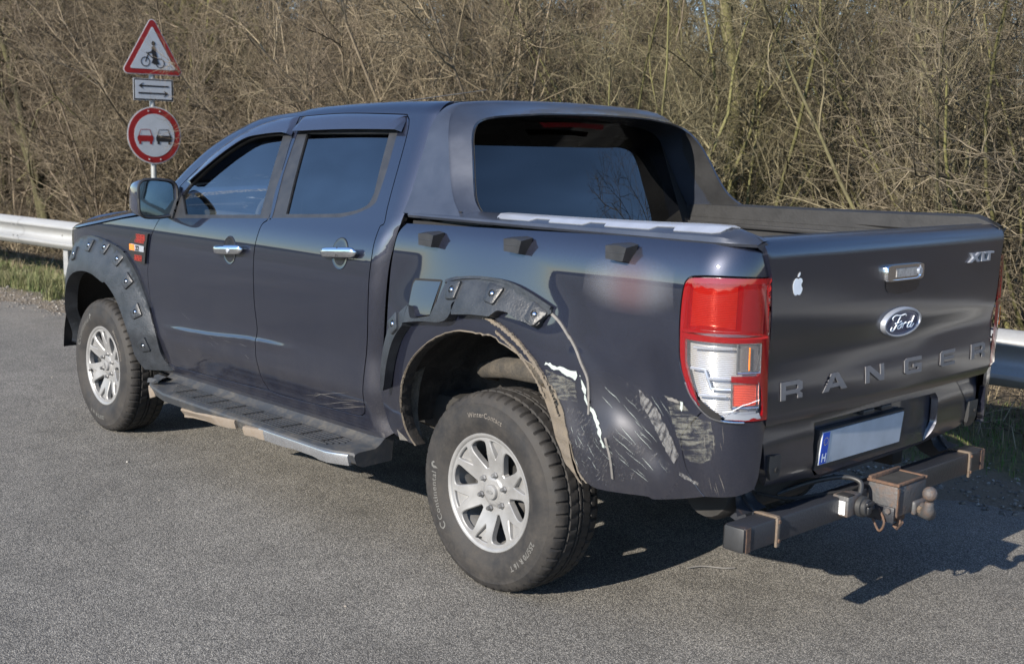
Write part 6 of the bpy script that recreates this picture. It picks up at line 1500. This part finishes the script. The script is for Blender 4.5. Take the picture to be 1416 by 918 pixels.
def tubes(P,R,m):
    """all polylines to m-sided tubes"""
    n,k,_=P.shape; t=np.empty_like(P); t[:,1:-1]=P[:,2:]-P[:,:-2]; t[:,0]=P[:,1]-P[:,0]; t[:,-1]=P[:,-1]-P[:,-2]; t=norm(t)
    ref=np.where(np.abs(t[:,:1,2:3])>.9,np.array([1.,0,0]),np.array([0,0,1.])); u=norm(np.cross(t,np.broadcast_to(ref,t.shape))); w=np.cross(t,u)
    a=2*np.pi*np.arange(m)/m; V=P[:,:,None]+(u[:,:,None]*np.cos(a)[:,None]+w[:,:,None]*np.sin(a)[:,None])*R[:,:,None,None]
    idx=np.arange(n*k*m).reshape(n,k,m); j=(np.arange(m)+1)%m
    F=np.stack([idx[:,:-1,:],idx[:,:-1,j],idx[:,1:,j],idx[:,1:,:]],-1).reshape(-1,4)
    return V.reshape(-1,3),F
def poly(pts_fn,n,k): pass
def trunk_line(base,d,L,r,k,bend,rng,up=.03):
    p=np.array(base,float); d=np.array(d,float); out=[p.copy()]
    for s in range(1,k):
        d=norm(d+rng.normal(size=3)*bend+np.array([0,0,up])); p=p+d*(L/(k-1)); out.append(p.copy())
    return np.array(out),r*np.linspace(1,.30,k)**1.0
def join(parts):
    V=[];Fc=[];o=0
    for v,f in parts: V.append(v); Fc.append(f+o); o+=len(v)
    return np.concatenate(V),np.concatenate(Fc)
def make_tree(kind,seed):
    rng=np.random.default_rng(seed)
    if kind=='tree':
        n=rng.integers(1,3); st=[trunk_line((rng.normal()*.08,rng.normal()*.08,-.15),norm(np.array([rng.normal()*.10,rng.normal()*.10,1])),rng.uniform(6.0,7.5),rng.uniform(.055,.105),12,.11,rng) for _ in range(n)]
        P=np.array([s[0] for s in st]); R=np.array([s[1] for s in st])
        L1=grow(P,R,18,2.3,.019,8,52,.10,.2,.08,rng); L2=grow(*L1,8,1.15,.0085,6,50,.08,.22,.12,rng); L3=grow(*L2,8,.55,.0036,4,52,.04,.32,.08,rng); L4=grow(*L3,5,.24,.0023,3,48,.04,.3,.1,rng)
        tr=[tubes(P,R,8),tubes(*L1,5)]; cr=[tubes(*L2,4),tubes(*L3,3),tubes(*L4,3)]
    elif kind=='shrub':
        n=rng.integers(12,17); st=[]
        for _ in range(n):
            a=rng.uniform(0,6.28); s=rng.uniform(.12,.55); st.append(trunk_line((math.cos(a)*.18,math.sin(a)*.18,-.1),norm(np.array([math.cos(a)*s,math.sin(a)*s,1])),rng.uniform(2.6,4.3),rng.uniform(.012,.026),10,.12,rng))
        P=np.array([s[0] for s in st]); R=np.array([s[1] for s in st])
        L1=grow(P,R,14,1.2,.0085,7,42,.12,.18,.05,rng); L2=grow(*L1,8,.58,.0040,5,50,.06,.28,.08,rng); L3=grow(*L2,6,.26,.0024,3,48,.05,.28,.1,rng)
        tr=[tubes(P,R,6)]; cr=[tubes(*L1,4),tubes(*L2,3),tubes(*L3,3)]
    else: # bramble: low arching stems
        n=26; st=[]
        for _ in range(n):
            a=rng.uniform(0,6.28); s=rng.uniform(.4,1.5); st.append(trunk_line((rng.normal()*.25,rng.normal()*.25,-.05),norm(np.array([math.cos(a)*s,math.sin(a)*s,1])),rng.uniform(1.0,2.0),.007,9,.13,rng,-.10))
        P=np.array([s[0] for s in st]); R=np.array([s[1] for s in st])
        L1=grow(P,R,7,.6,.0045,5,50,.02,.18,.05,rng); L2=grow(*L1,3,.3,.0034,3,45,.0,.2,.1,rng)
        tr=[tubes(P,R,5)]; cr=[tubes(*L1,3),tubes(*L2,3)]
    return join(tr),join(cr)
def tree_proto(kind,seed,tm,cm,name):
    (tv,tf),(cv,cf)=make_tree(kind,seed); root=bpy.data.objects.new(name,None)
    a=mesh_np('trunk' if kind=='tree' else 'stems',tv,tf,tm,None,True); c=mesh_np('crown' if kind!='bramble' else 'twigs',cv,cf,cm,None,False)
    c['kind']='stuff'
    for o in (a,c): COL.objects.unlink(o)
    return root,a,c
PROTO={'tree':[tree_proto('tree',s,BK,(BT,BL)[s%2],'bare_tree') for s in (1,2,3,4,5)],'shrub':[tree_proto('shrub',s,(BK,BT)[s%2],(BL,BT)[s%2],'bare_shrub') for s in (11,12,13,14,15)],'bramble':[tree_proto('bramble',s,BT,BT,'bramble') for s in (21,22,23)]}
rt=random.Random(5)
def plant(kind,i,a,w,sc,rz,label,group):
    PLANTED.append((kind,a,w)) if 0 else None
    p=world(a,w,gz(a,w)); d_=Vector(p)-CAM.location; right=d_.dot(R_cam)/d_.dot(F_)>.10; pool=PROTO[kind]
    if kind!='bramble' and rt.random()<.8: pool=[q for q in pool if (q[2].data.materials[0]==BL)==right]
    root,t0,c0=pool[i%len(pool)]
    r=bpy.data.objects.new(root.name,None); COL.objects.link(r); r.location=p; r.rotation_euler=(random.gauss(0,.04),random.gauss(0,.04),rz); r.scale=(sc,sc,sc*random.uniform(.92,1.1)); tag(r,label,{'tree':'tree','shrub':'shrub','bramble':'bramble'}[kind],group)
    for o in (t0,c0):
        c=o.copy(); COL.objects.link(c); c.parent=r
n_=0
LAB={'tree':'bare leafless tree with olive lichened bark in the wood behind the guardrail','shrub':'bare many-stemmed shrub with thin brown twigs in the thicket behind the guardrail','bramble':'low tangle of dry arching bramble stems at the edge of the wood'}
GRP={'tree':'bare trees in the wood','shrub':'bare shrubs in the thicket','bramble':'brambles along the wood edge'}
def cone_ok(a,w,m):
    x,y,_=world(a,w); d=Vector((x+3.17,y-3.77)); f=Vector((F_.x,F_.y)).normalized(); z=d.dot(f); l=d.dot(Vector((f.y,-f.x)))
    return z>2 and abs(l)<z*.43+m
for row,(w0,da,kinds) in enumerate(((3.3,1.25,('shrub','shrub','bramble')),(4.6,1.35,('shrub','tree','shrub')),(6.0,1.5,('shrub','tree','shrub')),(7.8,1.7,('tree','shrub')),(10.0,2.0,('tree','shrub','tree')),(13.0,2.5,('tree','shrub')),(17.0,3.2,('tree','tree','shrub')))):
    a=-8.0
    while a<(34 if row<4 else 44):
        k=kinds[n_%len(kinds)] if rt.random()<.8 else rt.choice(kinds); n_+=1
        aa,ww=a+rt.uniform(-.4,.4)*da,w0+rt.uniform(-.5,.5)*(.8 if row<3 else 1.6)
        if cone_ok(aa,ww,3.4) and math.dist(world(aa,ww)[:2],(8.4,-2.1))>1.5: plant(k,rt.randrange(5),aa,ww,rt.uniform(.85,1.15),rt.uniform(0,6.28),LAB[k],GRP[k])
        a+=da*rt.uniform(.8,1.2)
for aa,ww,i_ in ((11.6,3.2,0),(12.8,4.1,2),(13.5,2.9,4),(14.6,3.9,1),(15.6,3.2,3),(17.0,4.4,0)): plant('tree',i_,aa,ww,rt.uniform(.95,1.1),rt.uniform(0,6.28),LAB['tree'],GRP['tree'])
for k in range(26):
    aa,ww=-6+k*1.1+rt.uniform(-.4,.4),2.6+rt.uniform(-.35,.5)
    if cone_ok(aa,ww,1.0): plant('bramble',k,aa,ww,rt.uniform(.6,1.0),rt.uniform(0,6.28),LAB['bramble'],GRP['bramble'])
# tell the plants apart: by what they stand behind, how far back, and their order from the left
def screen(o):
    d=o.location-CAM.location; return d.dot(R_cam)/d.dot(F_), d.dot(F_)
MARKS=((-.345,'left of the road sign'),(-.275,'behind the road sign'),(-.16,'behind the bonnet and windscreen'),(-.02,'behind the cab roof'),(.10,'behind the rear window'),(.21,'behind the bed'),(.33,'behind the tailgate'),(9,'right of the tailgate'))
ORD=('first','second','third','fourth','fifth','sixth','seventh','eighth','ninth','tenth','eleventh','twelfth','thirteenth','fourteenth','fifteenth','sixteenth','seventeenth','eighteenth','nineteenth','twentieth','twenty-first','twenty-second','twenty-third','twenty-fourth','twenty-fifth')
cells={}
for o in COL.objects:
    if o.get('category') in ('tree','shrub','bramble'):
        u,dp=screen(o); m=next(q for lim,q in MARKS if u<lim); z=('front','middle','rear')[0 if dp<12.5 else 1 if dp<18 else 2]; cells.setdefault((o['category'],m,z),[]).append((u,o))
DESC={'tree':'bare olive-barked tree','shrub':'bare many-stemmed shrub','bramble':'low dry bramble tangle'}
for (c,m,z),L in cells.items():
    L.sort(key=lambda q:q[0])
    for i,(u,o) in enumerate(L): o['label']=(DESC[c]+f', {ORD[i]} from left in the {z} row {m}') if len(L)>1 else DESC[c]+f' in the {z} row {m}'
# the wood further back, one mass
rng=np.random.default_rng(77); N=600; A=rng.uniform(-45,85,N); Wd=rng.uniform(20,58,N); P=[];R=[]
for a,w in zip(A,Wd):
    x,y,z=world(a,w,gz(a,w)); q,r=trunk_line((x,y,z-.2),norm(np.array([rng.normal()*.08,rng.normal()*.08,1])),rng.uniform(5,8.5),rng.uniform(.05,.12),8,.06,rng); P.append(q);R.append(r)
P=np.array(P);R=np.array(R); L1=grow(P,R,14,2.4,.032,5,50,.1,.12,.05,rng); L2=grow(*L1,5,1.2,.012,4,48,.06,.2,.1,rng); L3=grow(*L2,4,.55,.006,3,48,.06,.25,.1,rng)
v,f=join([tubes(P,R,5),tubes(*L1,3),tubes(*L2,3),tubes(*L3,3)])
tag(mesh_np('far_wood',v,f,BT),'dense bare wood continuing behind the nearer trees',kind='stuff')
# distant tree belt on the other side of the fields
rng=np.random.default_rng(5); V=[];Fc=[]; xs=np.arange(-700,700,3.)
for j,(off,hh) in enumerate(((0,0),(1.5,.7),(4,1.0),(9,.9),(14,0))):
    for i,x in enumerate(xs): 
        h=(9+3*math.sin(x*.021)+1.2*math.sin(x*.083+1)+rng.uniform(-.08,.08))*hh
        p=world(x,-(150+off+14*math.sin(x*.01)),gz(x,-150)); V.append((p[0],p[1],p[2]-.5+h))
n=len(xs); Fc=[(j*n+i,j*n+i+1,(j+1)*n+i+1,(j+1)*n+i) for j in range(4) for i in range(n-1)]
tag(mesh_obj('far_treeline',V,Fc,BK,None,20),'low distant tree belt beyond the fields across the road',kind='stuff')
# twigs and fallen branches in the litter
N=2600; A=RNG.uniform(-6,24,N); Wd=RNG.uniform(1.3,6,N); b0=np.array([world(a,w,gz(a,w)+.015) for a,w in zip(A,Wd)]); th=RNG.uniform(0,6.28,N); L=RNG.uniform(.1,.5,N)
d=np.stack([np.cos(th),np.sin(th),RNG.normal(0,.18,N)],-1)*L[:,None]; P=np.stack([b0-d*.5,b0+RNG.normal(0,.02,(N,3)),b0+d*.5],1); P[...,2]=np.maximum(P[...,2],b0[:,None,2]-.005); v,f=tubes(P,np.full((N,3),.0035),3)
tag(mesh_np('fallen_twigs',v,f,BT),'dead twigs littering the ground by the wood edge',kind='stuff')
